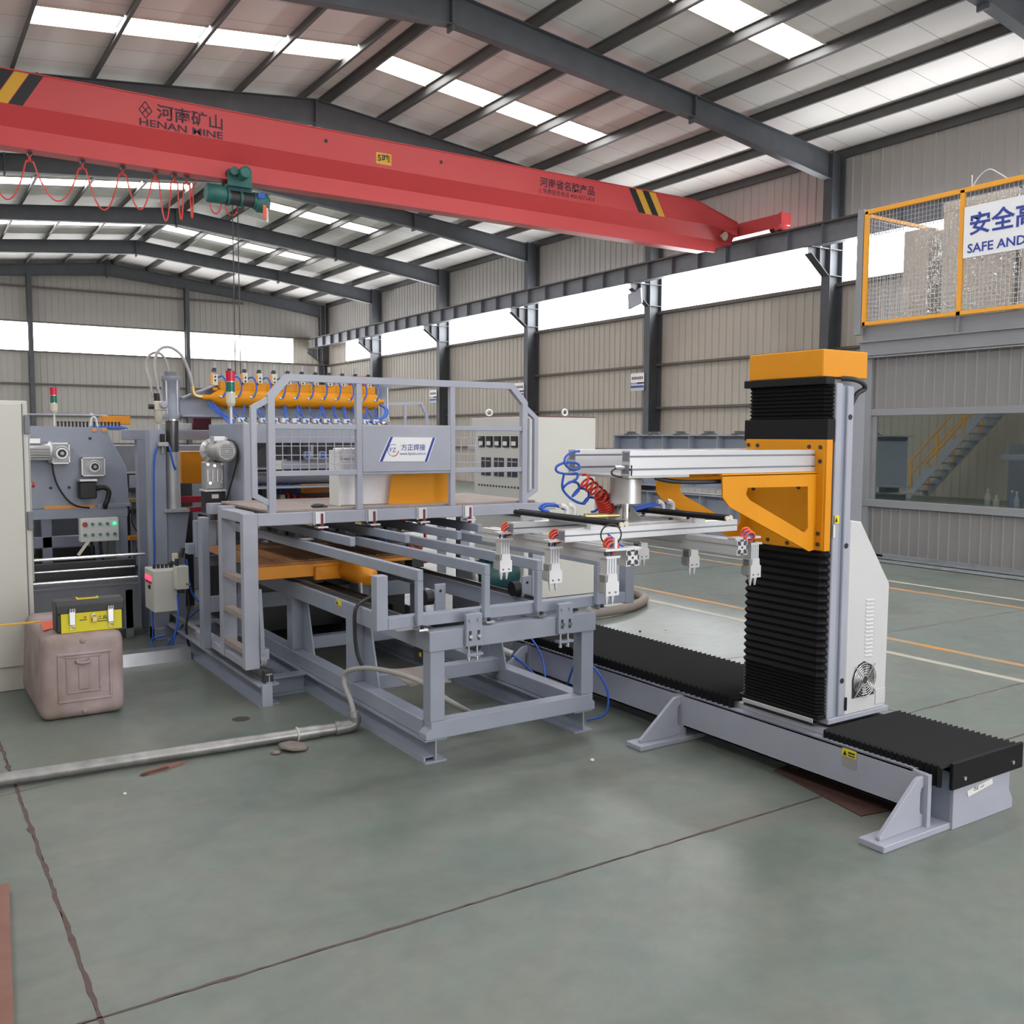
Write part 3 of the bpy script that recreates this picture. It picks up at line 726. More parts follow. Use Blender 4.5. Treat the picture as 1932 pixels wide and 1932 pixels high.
MB().tube(catmull([(XC+0.03, 7.07, 4.80), (XC+0.05, 7.0, 4.92), (XC+0.06, 6.88, 4.98), (XC+0.06, 6.75, 4.90), (XC+0.05, 6.62, 4.80)]), 0.006).tube([(XC+0.03, 7.08, 4.80), (XC+0.03, 7.085, 4.95)], 0.006).build('wire', 'white', wl_)
# crates in stretch film on the deck
for k, (y0, y1, x0, x1, z1, lab) in enumerate(((8.10, 8.52, 12.25, 12.9, 4.55, None), (8.12, 8.50, 12.2, 12.9, 4.58, 'beige crate in stretch film, lower one at the cage corner'), (6.9, 7.9, 12.2, 13.2, 4.86, 'tall beige crate in stretch film behind the yellow post'), (5.7, 6.8, 12.2, 13.2, 4.86, 'tall beige crate in stretch film behind the white board'))):
    if k == 0: continue
    t = thing('wrapped_crate', lab, 'crate', ((x0+x1)/2, (y0+y1)/2, 3.2), 'wrapped crates on the mezzanine')
    box('body', 'crate', t, x0, x1, y0-(0.0), y1, 3.26, z1, 0.01)
    m_ = MB()
    for yy in (y0+0.05, (y0+y1)/2, y1-0.05): m_.box(x0, x1, yy-0.04, yy+0.04, 3.2, 3.26)
    m_.build('pallet', 'crate', t)
    MB().box(x0-0.008, x1+0.008, y0-0.008, y1+0.008, 3.27, z1+0.006).build('film', 'film', t)
# galvanised angles lying along the room
for k, (x, w_, lab) in enumerate(((11.42, 0.10, 'bright galvanised channel lying against the control room wall'), (11.05, 0.05, 'thin galvanised angle lying on the floor beside the channel'))):
    t = thing('steel_angle', lab, 'angle', (x, 5, 0))
    MB().box(x-w_/2, x+w_/2, 1.5, 8.15-0.2*k, 0.0, 0.008).box(x+w_/2-0.006, x+w_/2, 1.5, 8.15-0.2*k, 0.0, w_*0.7).build('profile', 'galv', t)
    MB().box(x-w_/2, x-w_/2+0.004, 1.5, 8.15-0.2*k, 0.0, w_*0.3).build('lip', 'galv', t)

# staircase by the left wall, mirrored in the control room window
st = thing('steel_stair', 'steel stair with yellow handrails mirrored in the control room window', 'stairs', (-0.9, 15, 0))
for x in (-1.25, -0.45): MB().bar((x, 16.1, 0.05), (x, 13.6, 2.75), 0.02, 0.2, up=(0, 0.7, 0.7)).build('stringer', 'grey_pale', st)
for k in range(12): box('tread', 'grey', st, -1.24, -0.46, 16.0-k*0.205, 16.2-k*0.205, 0.2*(k+1)-0.02, 0.2*(k+1)+0.01, 0)
for x in (-1.25, -0.45):
    m_ = MB(); m_.bar((x, 16.1, 0.95), (x, 13.6, 3.65), 0.04, 0.04); m_.bar((x, 16.1, 0.55), (x, 13.6, 3.25), 0.03, 0.03)
    for k in range(4): m_.box(x-0.02, x+0.02, 15.98-k*0.75, 16.02-k*0.75, 0.1+k*0.81, 0.98+k*0.81)
    m_.build('handrail', 'yellowbar', st)

# ------------------------------------------------------------------ stacked heavy girders
def girder(z0, h, y0, y1, x, label):
    t = thing('plate_girder', label, 'girder', (x, (y0+y1)/2, z0))
    box('bottom_flange', 'grey', t, x-0.15, x+0.15, y0, y1, z0, z0+0.02, 0); box('top_flange', 'grey', t, x-0.15, x+0.15, y0, y1, z0+h-0.02, z0+h, 0)
    box('web', 'grey', t, x-0.008, x+0.008, y0, y1, z0+0.02, z0+h-0.02, 0)
    y = y1-0.02
    while y > y0: box('stiffener', 'grey', t, x-0.14, x-0.008, y-0.006, y+0.006, z0+0.02, z0+h-0.02, 0); y -= 0.58
    return t
girder(0.0, 0.82, 8.9, 12.0, 10.15, 'lower of two stacked grey stiffened girders behind the robot arm')
g2 = girder(0.90, 0.80, 8.9, 12.25, 10.15, 'upper grey stiffened girder with black pads behind the robot arm')
for y in (11.9, 11.35, 10.75, 10.15, 9.55): MB().lathe([(0.13, 0), (0.13, 0.012), (0.09, 0.02), (0.08, 0.05)], (10.1, y, 1.70), (0, 0, 1), 12).build('pad', 'dark', g2)
for y in (9.2, 11.6): 
    t = thing('spacer_block', 'dark timber spacer between the stacked girders, %s' % ('nearer one' if y < 10 else 'farther one'), 'block', (10.15, y, 0.82))
    MB().box(9.98, 10.32, y-0.06, y+0.06, 0.82, 0.90).build('block', 'dark', t)
# black hydraulic tube in front of the gap
t = thing('machine_bed', 'low grey machine bed beyond the electrical cabinet', 'machine', (8.6, 12.8, 0))
box('bed', 'grey', t, 8.2, 8.8, 12.4, 13.6, 0.3, 1.45); box('top', 'grey_pale', t, 8.1, 8.9, 12.3, 13.7, 1.45, 1.52)
for x in (8.25, 8.75): box('foot', 'grey_dark', t, x-0.05, x+0.05, 12.45, 13.55, 0, 0.3)

# ------------------------------------------------------------------ electrical cabinet behind the platform
ec = thing('electrical_cabinet', 'large pale electrical cabinet with meters behind the platform', 'cabinet', (5.4, 7.9, 0))
X0, X1, Y0, Y1 = 5.01, 5.86, 7.45, 8.36
box('body', 'cabinet', ec, X0, X1, Y0, Y1, 0.10, 1.845, 0.006); box('plinth', 'grey_dark', ec, X0+0.03, X1-0.03, Y0+0.03, Y1-0.03, 0, 0.10)
box('roof_lip', 'cabinet', ec, X0-0.03, X0, Y0, Y1, 1.73, 1.845); box('roof_plate', 'maroon', ec, X0-0.02, X1, Y0, Y1, 1.845, 1.852, 0)
dr = box('door', 'cabinet', ec, X0-0.012, X0, Y0+0.02, Y1-0.02, 0.95, 1.70)
for k in range(5):
    y = Y0+0.14+k*0.15
    q = MB().box(X0-0.03, X0-0.012, y-0.05, y+0.05, 1.555, 1.66).build('meter', 'black', dr); 
    MB().box(X0-0.034, X0-0.03, y-0.035, y+0.035, 1.57, 1.61).build('scale', 'white', q)
for k in range(3):
    y = Y0+0.18+k*0.24
    q = MB().box(X0-0.02, X0-0.012, y-0.085, y+0.085, 1.27, 1.45).build('window', 'dark', dr)
    MB().box(X0-0.026, X0-0.02, y-0.088, y+0.088, 1.32, 1.33).box(X0-0.026, X0-0.02, y-0.004, y+0.004, 1.265, 1.455).box(X0-0.026, X0-0.02, y-0.088, y+0.088, 1.41, 1.42).build('bars', 'grey_pale', q)
m_ = MB()
for k in range(14): m_.cyl((X0-0.02, Y0+0.08+k*0.055, 1.17), (X0-0.012, Y0+0.08+k*0.055, 1.17), 0.010, n=8)
m_.build('indicator_row', 'dark', dr)
MB().box(X0-0.014, X0, Y0+0.02, Y1-0.02, 0.9, 0.915).build('seam', 'dark', ec)
for y in (Y0+0.12, Y1-0.12): MB().torus((X0+0.1 if y > 8 else X0+0.1, y, 1.895), (0.4, 1, 0), 0.03, 0.011).build('lifting_eye', 'white', ec)
MB().torus((X1-0.27, Y0+0.15, 1.895), (0, 1, 0), 0.03, 0.011).build('lifting_eye', 'white', ec)
fn = MB().torus((X1-0.26, Y0-0.006, 1.40), (0, 1, 0), 0.085, 0.012).build('fan_guard', 'grey_dark', ec); MB().cyl((X1-0.26, Y0-0.004, 1.40), (X1-0.26, Y0, 1.40), 0.08).build('fan_mesh', 'alu_dull', fn)
hf = thing('floor_hose', 'thick brown hose curving on the floor beside the electrical cabinet', 'hose', (5.9, 6.9, 0))
MB().tube(catmull([(4.2, 7.3, 0.05), (4.7, 6.95, 0.05), (5.2, 6.80, 0.05), (5.6, 6.80, 0.05), (5.97, 6.93, 0.05), (6.27, 7.16, 0.05), (6.42, 7.5, 0.05), (6.35, 7.85, 0.05), (6.1, 8.0, 0.05), (5.9, 8.0, 0.15)], 6), 0.045, 10).build('hose', 'hosefloor', hf)
MB().torus((5.88, 8.0, 0.15), (1, 0, 0), 0.05, 0.012).build('coupling', 'grey_dark', hf)
rnd = random.Random(3)
for k, (x, y) in enumerate(((5.15, 6.25), (5.3, 6.1), (5.55, 6.05), (4.95, 6.0), (2.95, 3.75), (4.1, 4.9), (0.85, 4.55))):
    r_ = 0.009+0.005*rnd.random()
    t = MB().lathe([(r_*0.5, 0), (r_, r_*0.4), (r_*0.8, r_), (r_*0.2, r_*1.2)], (x, y, 0.0), (0.1, 0.05, 1), 6).build('debris_chip', 'paper' if k % 2 == 0 else 'dark')
    tag(t, ('white chip on the floor beyond the table corner', 'dark chip on the floor beyond the table corner', 'white chip nearest the brown hose', 'dark chip by the black bellows track', 'white scrap on the floor in front of the table', 'dark chip between table and bellows track', 'white speck on the floor by the pipe')[k], 'debris')

br = thing('far_railing', 'bent grey railing seen beyond the platform railing', 'railing', (4.9, 9.6, 0))
MB().sweep([(4.35, 9.6, 1.35), (4.35, 9.6, 1.88), (4.42, 9.6, 2.0), (5.05, 9.6, 2.03), (5.12, 9.6, 1.9), (5.12, 9.6, 1.35)], 0.03, (0, 1, 0)).build('rail', 'grey_pale', br)
for x in (4.55, 4.85): box('post', 'grey_pale', br, x-0.015, x+0.015, 9.585, 9.615, 1.35, 2.0)
box('deck', 'grey', br, 4.2, 5.3, 9.4, 10.2, 1.25, 1.35)
for x in (4.25, 5.25): box('leg', 'grey', br, x-0.04, x+0.04, 9.45, 9.53, 0, 1.25)
# ================================================================== LOADING ROBOT (right foreground)
def accordion(name, m, parent, loops_at, n, pitch, close=True):
    """n folds; loops_at(t, out) -> list of points of the open cross-section at distance t, out = 0/1 (valley/ridge)"""
    vs = []; fs = []; k = 0; L = None
    for i in range(n*2+1):
        lp = loops_at(i*pitch/2, i % 2); L = len(lp); vs += lp
        if i:
            for j in range(L-1): fs.append(((i-1)*L+j, (i-1)*L+j+1, i*L+j+1, i*L+j))
    return MB().add(vs, fs).build(name, m, parent)

tk = thing('linear_track', 'low grey linear track with black bellows carrying the robot post', 'track', (3.85, 3.8, 0))
BX0, BX1 = 3.58, 4.12
m_ = MB(); m_.box(BX0, BX0+0.012, 2.30, 5.45, 0.075, 0.255).box(BX1-0.012, BX1, 2.30, 5.45, 0.075, 0.255).box(BX0, BX1, 2.36, 5.45, 0.243, 0.255).box(BX0, BX1, 2.36, 5.45, 0.075, 0.087)
m_.build('track_beam', 'grey_pale', tk, bevel=0.002)
m_ = MB(); m_.prism([(3.705, 0.0), (4.165, 0.0), (4.165, 0.045), (4.135, 0.09), (4.135, 0.20), (3.705, 0.20)], 'y', 2.25, 2.27); m_.build('end_plate', 'grey_pale', tk, bevel=0.002)
m_ = MB(); m_.box(3.705, 3.715, 2.27, 2.36, 0.0, 0.245); m_.box(3.60, 3.72, 2.355, 2.365, 0.0, 0.245); m_.build('recess_plate', 'grey', tk)
def foot(y, full):
    m_ = MB(); m_.box(3.255, 4.16 if full else 3.72, y-0.065, y+0.055, 0, 0.028); f_ = m_.build('foot_plate', 'grey_pale', tk, bevel=0.003)
    m_ = MB(); m_.prism([(3.29, 0.028), (3.29, 0.042), (3.525, 0.232), (3.545, 0.240), (3.58, 0.240), (3.58, 0.20), (3.56, 0.19), (3.555, 0.17), (3.555, 0.10), (3.56, 0.085), (3.58, 0.075), (3.58, 0.028)], 'y', y-0.02, y+0.0)
    m_.build('gusset', 'grey_pale', f_, bevel=0.002)
    MB().box(3.575, 3.60, y-0.04, y+0.02, 0.028, 0.25).build('stiffener', 'grey_pale', f_)
foot(2.325, True); foot(3.79, False); foot(5.28, False)
def tracklp(y0, dirn, x0, x1, zt, zb, amp):
    def f(t, out):
        a_ = amp if out else 0.0
        y = y0+dirn*t
        return [(x0+0.02-a_*0.8, y, zb), (x0+0.02-a_*0.8, y, zt-0.022+a_), (x0+0.035-a_*0.5, y, zt-0.02+a_), (x1-0.035, y, zt-0.02+a_), (x1-0.02+a_*0.8, y, zt-0.022+a_), (x1-0.02+a_*0.8, y, zb)]
    return f
accordion('bellows', 'bellows', tk, tracklp(2.252, 1, 3.60, 4.20, 0.30, 0.20, 0.017), 22, 0.0275)
accordion('bellows', 'bellows', tk, tracklp(3.42, 1, 3.60, 4.20, 0.315, 0.225, 0.026), 48, 0.0405)
ep = box('bellows_end_plate', 'bellows', tk, 3.665, 4.205, 2.232, 2.249, 0.183, 0.298)
for x in (3.75, 4.12): MB().cyl((x, 2.226, 0.222), (x, 2.232, 0.222), 0.009, n=8).build('screw', 'chrome', ep)
box('bellows_end_plate', 'bellows', tk, 3.64, 4.20, 5.36, 5.38, 0.20, 0.32)
for x in (3.66, 4.1): box('guide_rail', 'alu', tk, x-0.015, x+0.015, 2.8, 3.45, 0.255, 0.285)
lb = box('warning_label', 'alu_dull', tk, BX0-0.003, BX0, 2.64, 2.715, 0.165, 0.25, 0)
box('label_head', 'warnyellow', lb, BX0-0.0045, BX0-0.003, 2.64, 2.715, 0.215, 0.25, 0)
MB().prism([(2.690, 0.22), (2.710, 0.22), (2.70, 0.242)], 'x', BX0-0.006, BX0-0.0045).build('triangle', 'black', lb)
MB().box(BX0-0.006, BX0-0.0045, 2.647, 2.682, 0.232, 0.24).box(BX0-0.006, BX0-0.0045, 2.647, 2.682, 0.221, 0.226).build('print', 'dark', lb)
tp = MB().prism([(3.80, 0.150), (3.99, 0.170), (3.995, 0.145), (3.81, 0.123)], 'y', 2.247, 2.25).build('masking_tape', 'paper', tk)
m_ = MB()
for k, (a_, b_) in enumerate((((0.0, 0), (0.008, 0.018)), ((0.008, 0.018), (0.014, 0)), ((0.022, 0), (0.022, 0.016)), ((0.022, 0.007), (0.034, 0.016)), ((0.024, 0.008), (0.034, 0)), ((0.05, 0.004), (0.06, 0.012)), ((0.065, 0.004), (0.075, 0.016)))):
    m_.bar((3.85+a_[0], 2.2465, 0.141+a_[1]), (3.85+b_[0], 2.2465, 0.141+b_[1]), 0.001, 0.002, up=(0.3, 0, 0.6))
m_.build('handwriting', 'dark', tp)
t = thing('track_underlay', 'rusty sheet lying under the linear track', 'sheet', (3.85, 2.7, 0))
MB().prism([(3.50, 2.55), (4.05, 2.45), (4.05, 3.2), (3.62, 3.15)], 'z', 0.0, 0.006).build('sheet', 'rust_d', t)

rbt = thing('column_robot', 'robot post with orange cap, black bellows and twin aluminium arm', 'robot', (3.85, 3.13, 0.285))
box('base_plate', 'grey_pale', rbt, 3.664, 4.12, 2.865, 3.40, 0.30, 0.326); box('slide_carriage', 'dark', rbt, 3.62, 4.10, 2.92, 3.36, 0.286, 0.30)
YA, YB_ = 2.885, 3.37
def collp(z0, dirn, amp):
    def f(t, out):
        a_ = amp if out else 0.0; z = z0+dirn*t
        return [(3.664, YA-a_+0.012, z), (3.64-a_*0.4, YA-a_+0.012, z), (3.622-a_*0.8, YA+0.022-a_*0.3, z), (3.622-a_*0.8, YB_-0.022+a_*0.3, z), (3.64-a_*0.4, YB_+a_-0.012, z), (3.664, YB_+a_-0.012, z)]
    return f
accordion('bellows', 'bellows', rbt, collp(0.345, 1, 0.014), 10, 0.017)
accordion('bellows', 'bellows', rbt, collp(0.515, 1, 0.018), 17, 0.0357)
accordion('bellows', 'bellows', rbt, collp(1.735, 1, 0.014), 9, 0.0185)
box('bellows_block', 'bellows', rbt, 3.605, 3.664, YA-0.012, YB_+0.01, 1.637, 1.74)
box('bellows_bracket', 'bellows', rbt, 3.60, 3.664, YA+0.0, YB_+0.015, 1.898, 1.934); box('bellows_bracket', 'bellows', rbt, 3.606, 3.664, YA-0.008, YB_+0.01, 0.328, 0.347)
box('bottom_strip', 'alu', rbt, 3.600, 3.606, YA+0.02, YB_-0.02, 0.308, 0.330)
pl = box('carriage_plate', 'yellow', rbt, 3.596, 3.618, 2.878, 3.36, 1.13, 1.645)
MB().box(3.60, 3.64, 2.868, 2.878, 1.13, 1.645).build('plate_return', 'yellow', pl)
m_ = []
for (y, z) in ((3.34, 1.617), (3.28, 1.615), (2.965, 1.612), (2.90, 1.61), (2.90, 1.545), (2.90, 1.21), (2.90, 1.16), (3.33, 1.16), (3.20, 1.155), (3.08, 1.15), (3.30, 1.40), (3.22, 1.43), (3.15, 1.435), (3.10, 1.44), (3.02, 1.42), (3.30, 1.30), (3.0, 1.21), (3.05, 1.195)):
    MB().cyl((3.590, y, z), (3.597, y, z), 0.0095, n=10).build('bolt', 'dark', pl)
box('column_core', 'grey_dark', rbt, 3.72, 3.95, 2.93, 3.33, 0.325, 1.93)
# ribbed vertical extrusions on both sides
for ya, yb, s_ in ((2.875, 2.93, -1), (3.33, 3.385, 1)):
    fr = ya if s_ < 0 else yb
    box('extrusion', 'grey_pale', rbt, 3.667, 3.712, ya, yb, 0.325, 1.905, 0.004); e2 = box('extrusion', 'grey_pale', rbt, 3.745, 3.79, ya-0.003, yb+0.003, 0.325, 1.895, 0.004)
    box('slot', 'grey', rbt, 3.712, 3.745, ya+0.012, yb-0.012, 0.325, 1.895, 0)
    if s_ < 0:
        for z in (1.75, 1.146, 0.498): MB().cyl((3.763, ya-0.006, z), (3.763, ya-0.002, z), 0.013, n=12).build('hole', 'black', e2)
        l_ = box('warning_label', 'warnyellow', e2, 3.672, 3.704, ya-0.006, ya-0.004, 1.255, 1.292, 0); MB().prism([(3.674, 1.262), (3.690, 1.262), (3.682, 1.284)], 'y', ya-0.008, ya-0.006).build('triangle', 'black', e2)
        box('label', 'paper', e2, 3.664, 3.676, ya-0.006, ya-0.004, 1.19, 1.25, 0)
box('cap_box', 'yellow', rbt, 3.622, 3.945, 2.92, 3.372, 1.935, 2.062, 0.004)
MB().tube(catmull([(3.74, 2.91, 1.93), (3.78, 2.87, 1.925), (3.83, 2.86, 1.91), (3.86, 2.87, 1.885), (3.82, 2.88, 1.86), (3.80, 2.9, 1.8)]), 0.012).build('cable', 'dark', rbt)
cb = thing('robot_cabinet', 'white louvred cabinet with fan on the back of the robot post', 'cabinet', (3.95, 3.1, 0.325))
m_ = MB(); m_.prism([(3.79, 0.326), (4.10, 0.326), (4.105, 0.94), (3.872, 1.255), (3.79, 1.265)], 'y', 2.872, 3.38); m_.build('housing', 'cabinet_w', cb, bevel=0.004)
for k in range(15):
    z = 0.60+k*0.0195
    m_ = MB(); m_.prism([(z-0.004, 2.872), (z+0.004, 2.872), (z-0.004, 2.866)], 'z', 0, 1); 
    v = MB(); v.add([(3.925, 2.872, z+0.005), (3.985, 2.872, z+0.003), (3.985, 2.872, z-0.005), (3.925, 2.872, z-0.003), (3.927, 2.866, z-0.003), (3.983, 2.866, z-0.005)], [(0,1,5,4),(4,5,2,3),(0,4,3),(1,2,5),(0,3,2,1)]).build('louvre', 'cabinet_w', cb)
fo = MB().prism([(3.84, 0.40), (3.84, 0.49), (3.855, 0.53), (3.885, 0.56), (3.925, 0.573), (3.965, 0.56), (3.995, 0.53), (4.01, 0.49), (4.01, 0.40)], 'y', 2.869, 2.873).build('fan_opening', 'dark', cb)
m_ = MB()
for r_ in (0.022, 0.035, 0.048, 0.060, 0.072, 0.083): m_.torus((3.925, 2.862, 0.482), (0, 1, 0), r_, 0.0022, 28, 5)
for a_ in (45, 135, 225, 315): m_.bar((3.925+0.018*math.cos(R(a_)), 2.860, 0.482+0.018*math.sin(R(a_))), (3.925+0.105*math.cos(R(a_)), 2.862, 0.482+0.105*math.sin(R(a_))), 0.003, 0.005)
m_.build('fan_guard', 'chrome', cb); MB().cyl((3.925, 2.862, 0.482), (3.925, 2.868, 0.482), 0.018).build('fan_hub', 'dark', cb)
m_ = MB()
for k in range(7):
    a_ = 2*math.pi*k/7; m_.bar((3.925+0.018*math.cos(a_), 2.867, 0.482+0.018*math.sin(a_)), (3.925+0.075*math.cos(a_+0.3), 2.867, 0.482+0.075*math.sin(a_+0.3)), 0.003, 0.028, up=(math.cos(a_+1.57), 0, math.sin(a_+1.57)))
m_.build('fan_blades', 'alu_dull', cb)
box('access_flap', 'cabinet_w', cb, 4.02, 4.095, 2.868, 2.873, 0.345, 0.42, 0.001); box('latch', 'black', cb, 3.785, 3.797, 2.862, 2.873, 0.35, 0.415)
MB().tube(catmull([(4.10, 2.95, 0.36), (4.13, 2.93, 0.37), (4.15, 2.93, 0.34), (4.15, 2.94, 0.315)]), 0.006).build('cable', 'white', cb)

# twin aluminium profiles (T-slot) along X
def profile_x(name, parent, x0, x1, y0, y1, z0, z1, slots=2, m='alu'):
    dp_ = 0.014; h = z1-z0; s_ = []
    if slots == 2: zs = ((0.20, 0.28), (0.72, 0.80))
    else: zs = ((0.44, 0.56),)
    L = [(y0, z0)]
    for a_, b_ in zs: L += [(y0, z0+h*a_), (y0+dp_, z0+h*a_), (y0+dp_, z0+h*b_), (y0, z0+h*b_)]
    L += [(y0, z1)]
    Rr = [(y1, z1)]
    for a_, b_ in reversed(zs): Rr += [(y1, z0+h*b_), (y1-dp_, z0+h*b_), (y1-dp_, z0+h*a_), (y1, z0+h*a_)]
    Rr += [(y1, z0)]
    o = MB().prism(L+Rr, 'x', x0, x1).build(name, m, parent)
    g_ = MB()
    for a_, b_ in zs: g_.box(x0, x1, y0+0.010, y0+0.013, z0+h*a_, z0+h*b_)
    g_.build('slot_shade', 'grey', o)  # grey strips paint in the shade of the grooves
    c_ = MB(); yc = (y0+y1)/2; zz = [z0+h*k/(2*slots) for k in range(1, 2*slots, 2)]
    for z in zz:
        c_.box(x0-0.001, x0+0.001, y0+0.006, y1-0.006, z-h/(2*slots)*0.72, z+h/(2*slots)*0.72)
    c_.build('end_cells', 'grey_dark', o)
    return o
def profile_y(name, parent, x0, x1, y0, y1, z0, z1, m='alu'):
    """square T-slot bar along Y, its end face shows the cross of slots"""
    s = x1-x0; xc = (x0+x1)/2; zc = (z0+z1)/2; d = s*0.13; q = 0.010
    P = [(x0, z0), (xc-q, z0), (xc-q, z0+d), (xc+q, z0+d), (xc+q, z0), (x1, z0), (x1, zc-q), (x1-d, zc-q), (x1-d, zc+q), (x1, zc+q), (x1, z1), (xc+q, z1), (xc+q, z1-d), (xc-q, z1-d), (xc-q, z1), (x0, z1), (x0, zc+q), (x0+d, zc+q), (x0+d, zc-q), (x0, zc-q)]
    o = MB().prism(P, 'y', y0, y1).build(name, m, parent)
    c_ = MB(); h = s/2
    for sx in (-1, 1):
        for sz in (-1, 1):
            c_.prism([(xc+sx*h*0.85, zc+sz*h*0.86), (xc+sx*h*0.42, zc+sz*h*0.86), (xc+sx*h*0.22, zc+sz*h*0.42), (xc+sx*h*0.42, zc+sz*h*0.22), (xc+sx*h*0.85, zc+sz*h*0.42)], 'y', y0-0.0012, y0+0.001)
    c_.cyl((xc, y0-0.0012, zc), (xc, y0+0.001, zc), h*0.16, n=10)
    c_.build('end_cells', 'dark', o)
    return o
profile_x('arm_profile', rbt, 2.48, 3.597, 2.93, 2.982, 1.498, 1.598)
profile_x('arm_profile', rbt, 2.48, 3.597, 3.29, 3.342, 1.498, 1.598)
# triangular bracket plates with a cut-out
def bracket(y):
    o_ = [(2.985, 1.490), (3.598, 1.490), (3.604, 1.135), (3.555, 1.128), (3.035, 1.352), (2.99, 1.395)]
    i_ = [(3.142, 1.434), (3.535, 1.430), (3.545, 1.235), (3.525, 1.215), (3.158, 1.378), (3.130, 1.405)]
    t = 0.008; n = 6
    v = [(p[0], y, p[1]) for p in o_]+[(p[0], y, p[1]) for p in i_]+[(p[0], y+t, p[1]) for p in o_]+[(p[0], y+t, p[1]) for p in i_]
    f = []
    for k in range(n):
        j = (k+1) % n
        f += [(k, j, n+j, n+k), (2*n+k, 3*n+k, 3*n+j, 2*n+j), (k, 2*n+k, 2*n+j, j), (n+k, n+j, 3*n+j, 3*n+k)]
    b_ = MB().add(v, f).build('bracket', 'yellow', rbt)
    MB().box(2.985, 3.597, y, y+0.06, 1.486, 1.497).build('bracket_flange', 'yellow', b_)
    return b_
bracket(2.917); bracket(3.335)
box('arm_plate', 'alu_dull', rbt, 2.47, 2.80, 2.925, 3.345, 1.487, 1.498, 0.001)
lc = MB().cyl((2.63, 3.135, 1.372), (2.63, 3.135, 1.487), 0.067, n=28).build('rotary_cylinder', 'alu', rbt)
MB().cyl((2.63, 3.135, 1.30), (2.63, 3.135, 1.372), 0.022, n=14).build('shaft', 'chrome', lc)
m_ = MB()
for a_ in (0, 90, 180, 270):
    c_, s_ = math.cos(R(a_+20)), math.sin(R(a_+20))
    m_.add([(2.63+0.03*c_-0.004*s_, 3.135+0.03*s_+0.004*c_, 1.304), (2.63+0.085*c_-0.004*s_, 3.135+0.085*s_+0.004*c_, 1.304), (2.63+0.03*c_-0.004*s_, 3.135+0.03*s_+0.004*c_, 1.358),
            (2.63+0.03*c_+0.004*s_, 3.135+0.03*s_-0.004*c_, 1.304), (2.63+0.085*c_+0.004*s_, 3.135+0.085*s_-0.004*c_, 1.304), (2.63+0.03*c_+0.004*s_, 3.135+0.03*s_-0.004*c_, 1.358)], [(0,1,2), (5,4,3), (0,3,4,1), (1,4,5,2), (2,5,3,0)])
m_.build('gusset', 'alu_dull', lc)
ss = MB().cyl((2.45, 2.985, 1.528), (2.50, 2.96, 1.53), 0.010, n=10).build('sensor', 'chrome', rbt); box('sensor_bracket', 'dark', ss, 2.485, 2.492, 2.93, 2.99, 1.498, 1.54, 0)
MB().cyl((2.50, 2.955, 1.53), (2.512, 2.948, 1.53), 0.011, n=10).build('sensor_tip', 'orange', ss)
MB().tube(catmull([(2.66, 2.98, 1.485), (2.75, 2.96, 1.468), (2.95, 2.96, 1.462), (3.2, 2.96, 1.466), (3.5, 2.98, 1.468)]), 0.010).build('cable', 'dark', rbt)
MB().tube(catmull([(2.45, 2.98, 1.528), (2.42, 2.97, 1.515), (2.43, 2.97, 1.50), (2.50, 2.97, 1.487), (2.6, 3.0, 1.484)]), 0.004).build('cable', 'dark', rbt)

# ------------------------------------------------------------------ gripper frame below the arm
gf = thing('gripper_frame', 'aluminium gripper frame with six pneumatic fingers under the robot arm', 'gripper', (2.63, 3.13, 1.06))
profile_x('cross_profile', gf, 2.165, 3.10, 2.935, 2.983, 1.247, 1.295, 1); profile_x('cross_profile', gf, 2.165, 3.10, 3.295, 3.343, 1.247, 1.295, 1)
profile_y('finger_rail', gf, 2.215, 2.275, 2.63, 3.63, 1.186, 1.246); profile_y('finger_rail', gf, 2.80, 2.86, 2.65, 3.63, 1.186, 1.246)
box('mount_plate', 'alu_dull', gf, 2.35, 2.93, 2.975, 3.305, 1.295, 1.304, 0.001)
for x in (2.42, 2.5, 2.76, 2.86):
    for y in (2.99, 3.28): MB().cyl((x, y, 1.304), (x, y, 1.314), 0.008, n=8).build('bolt', 'black', gf)
for x0, x1 in ((2.262, 2.30), (2.81, 2.85)):
    for x, yy in ((x0, 0), (x1, 0.02)):
        MB().cyl((x, 2.72+yy, 1.328), (x, 3.43+yy, 1.328), 0.011, n=10).build('manifold_rod', 'bellows', gf)
        MB().cyl((x, 2.712+yy, 1.328), (x, 2.72+yy, 1.328), 0.010, n=10).build('brass_plug', 'beige', gf)
for x in (2.28, 2.83):
    for y in (2.90, 3.36): box('rod_clamp', 'alu', gf, x-0.03, x+0.03, y-0.012, y+0.012, 1.296, 1.318, 0.001)
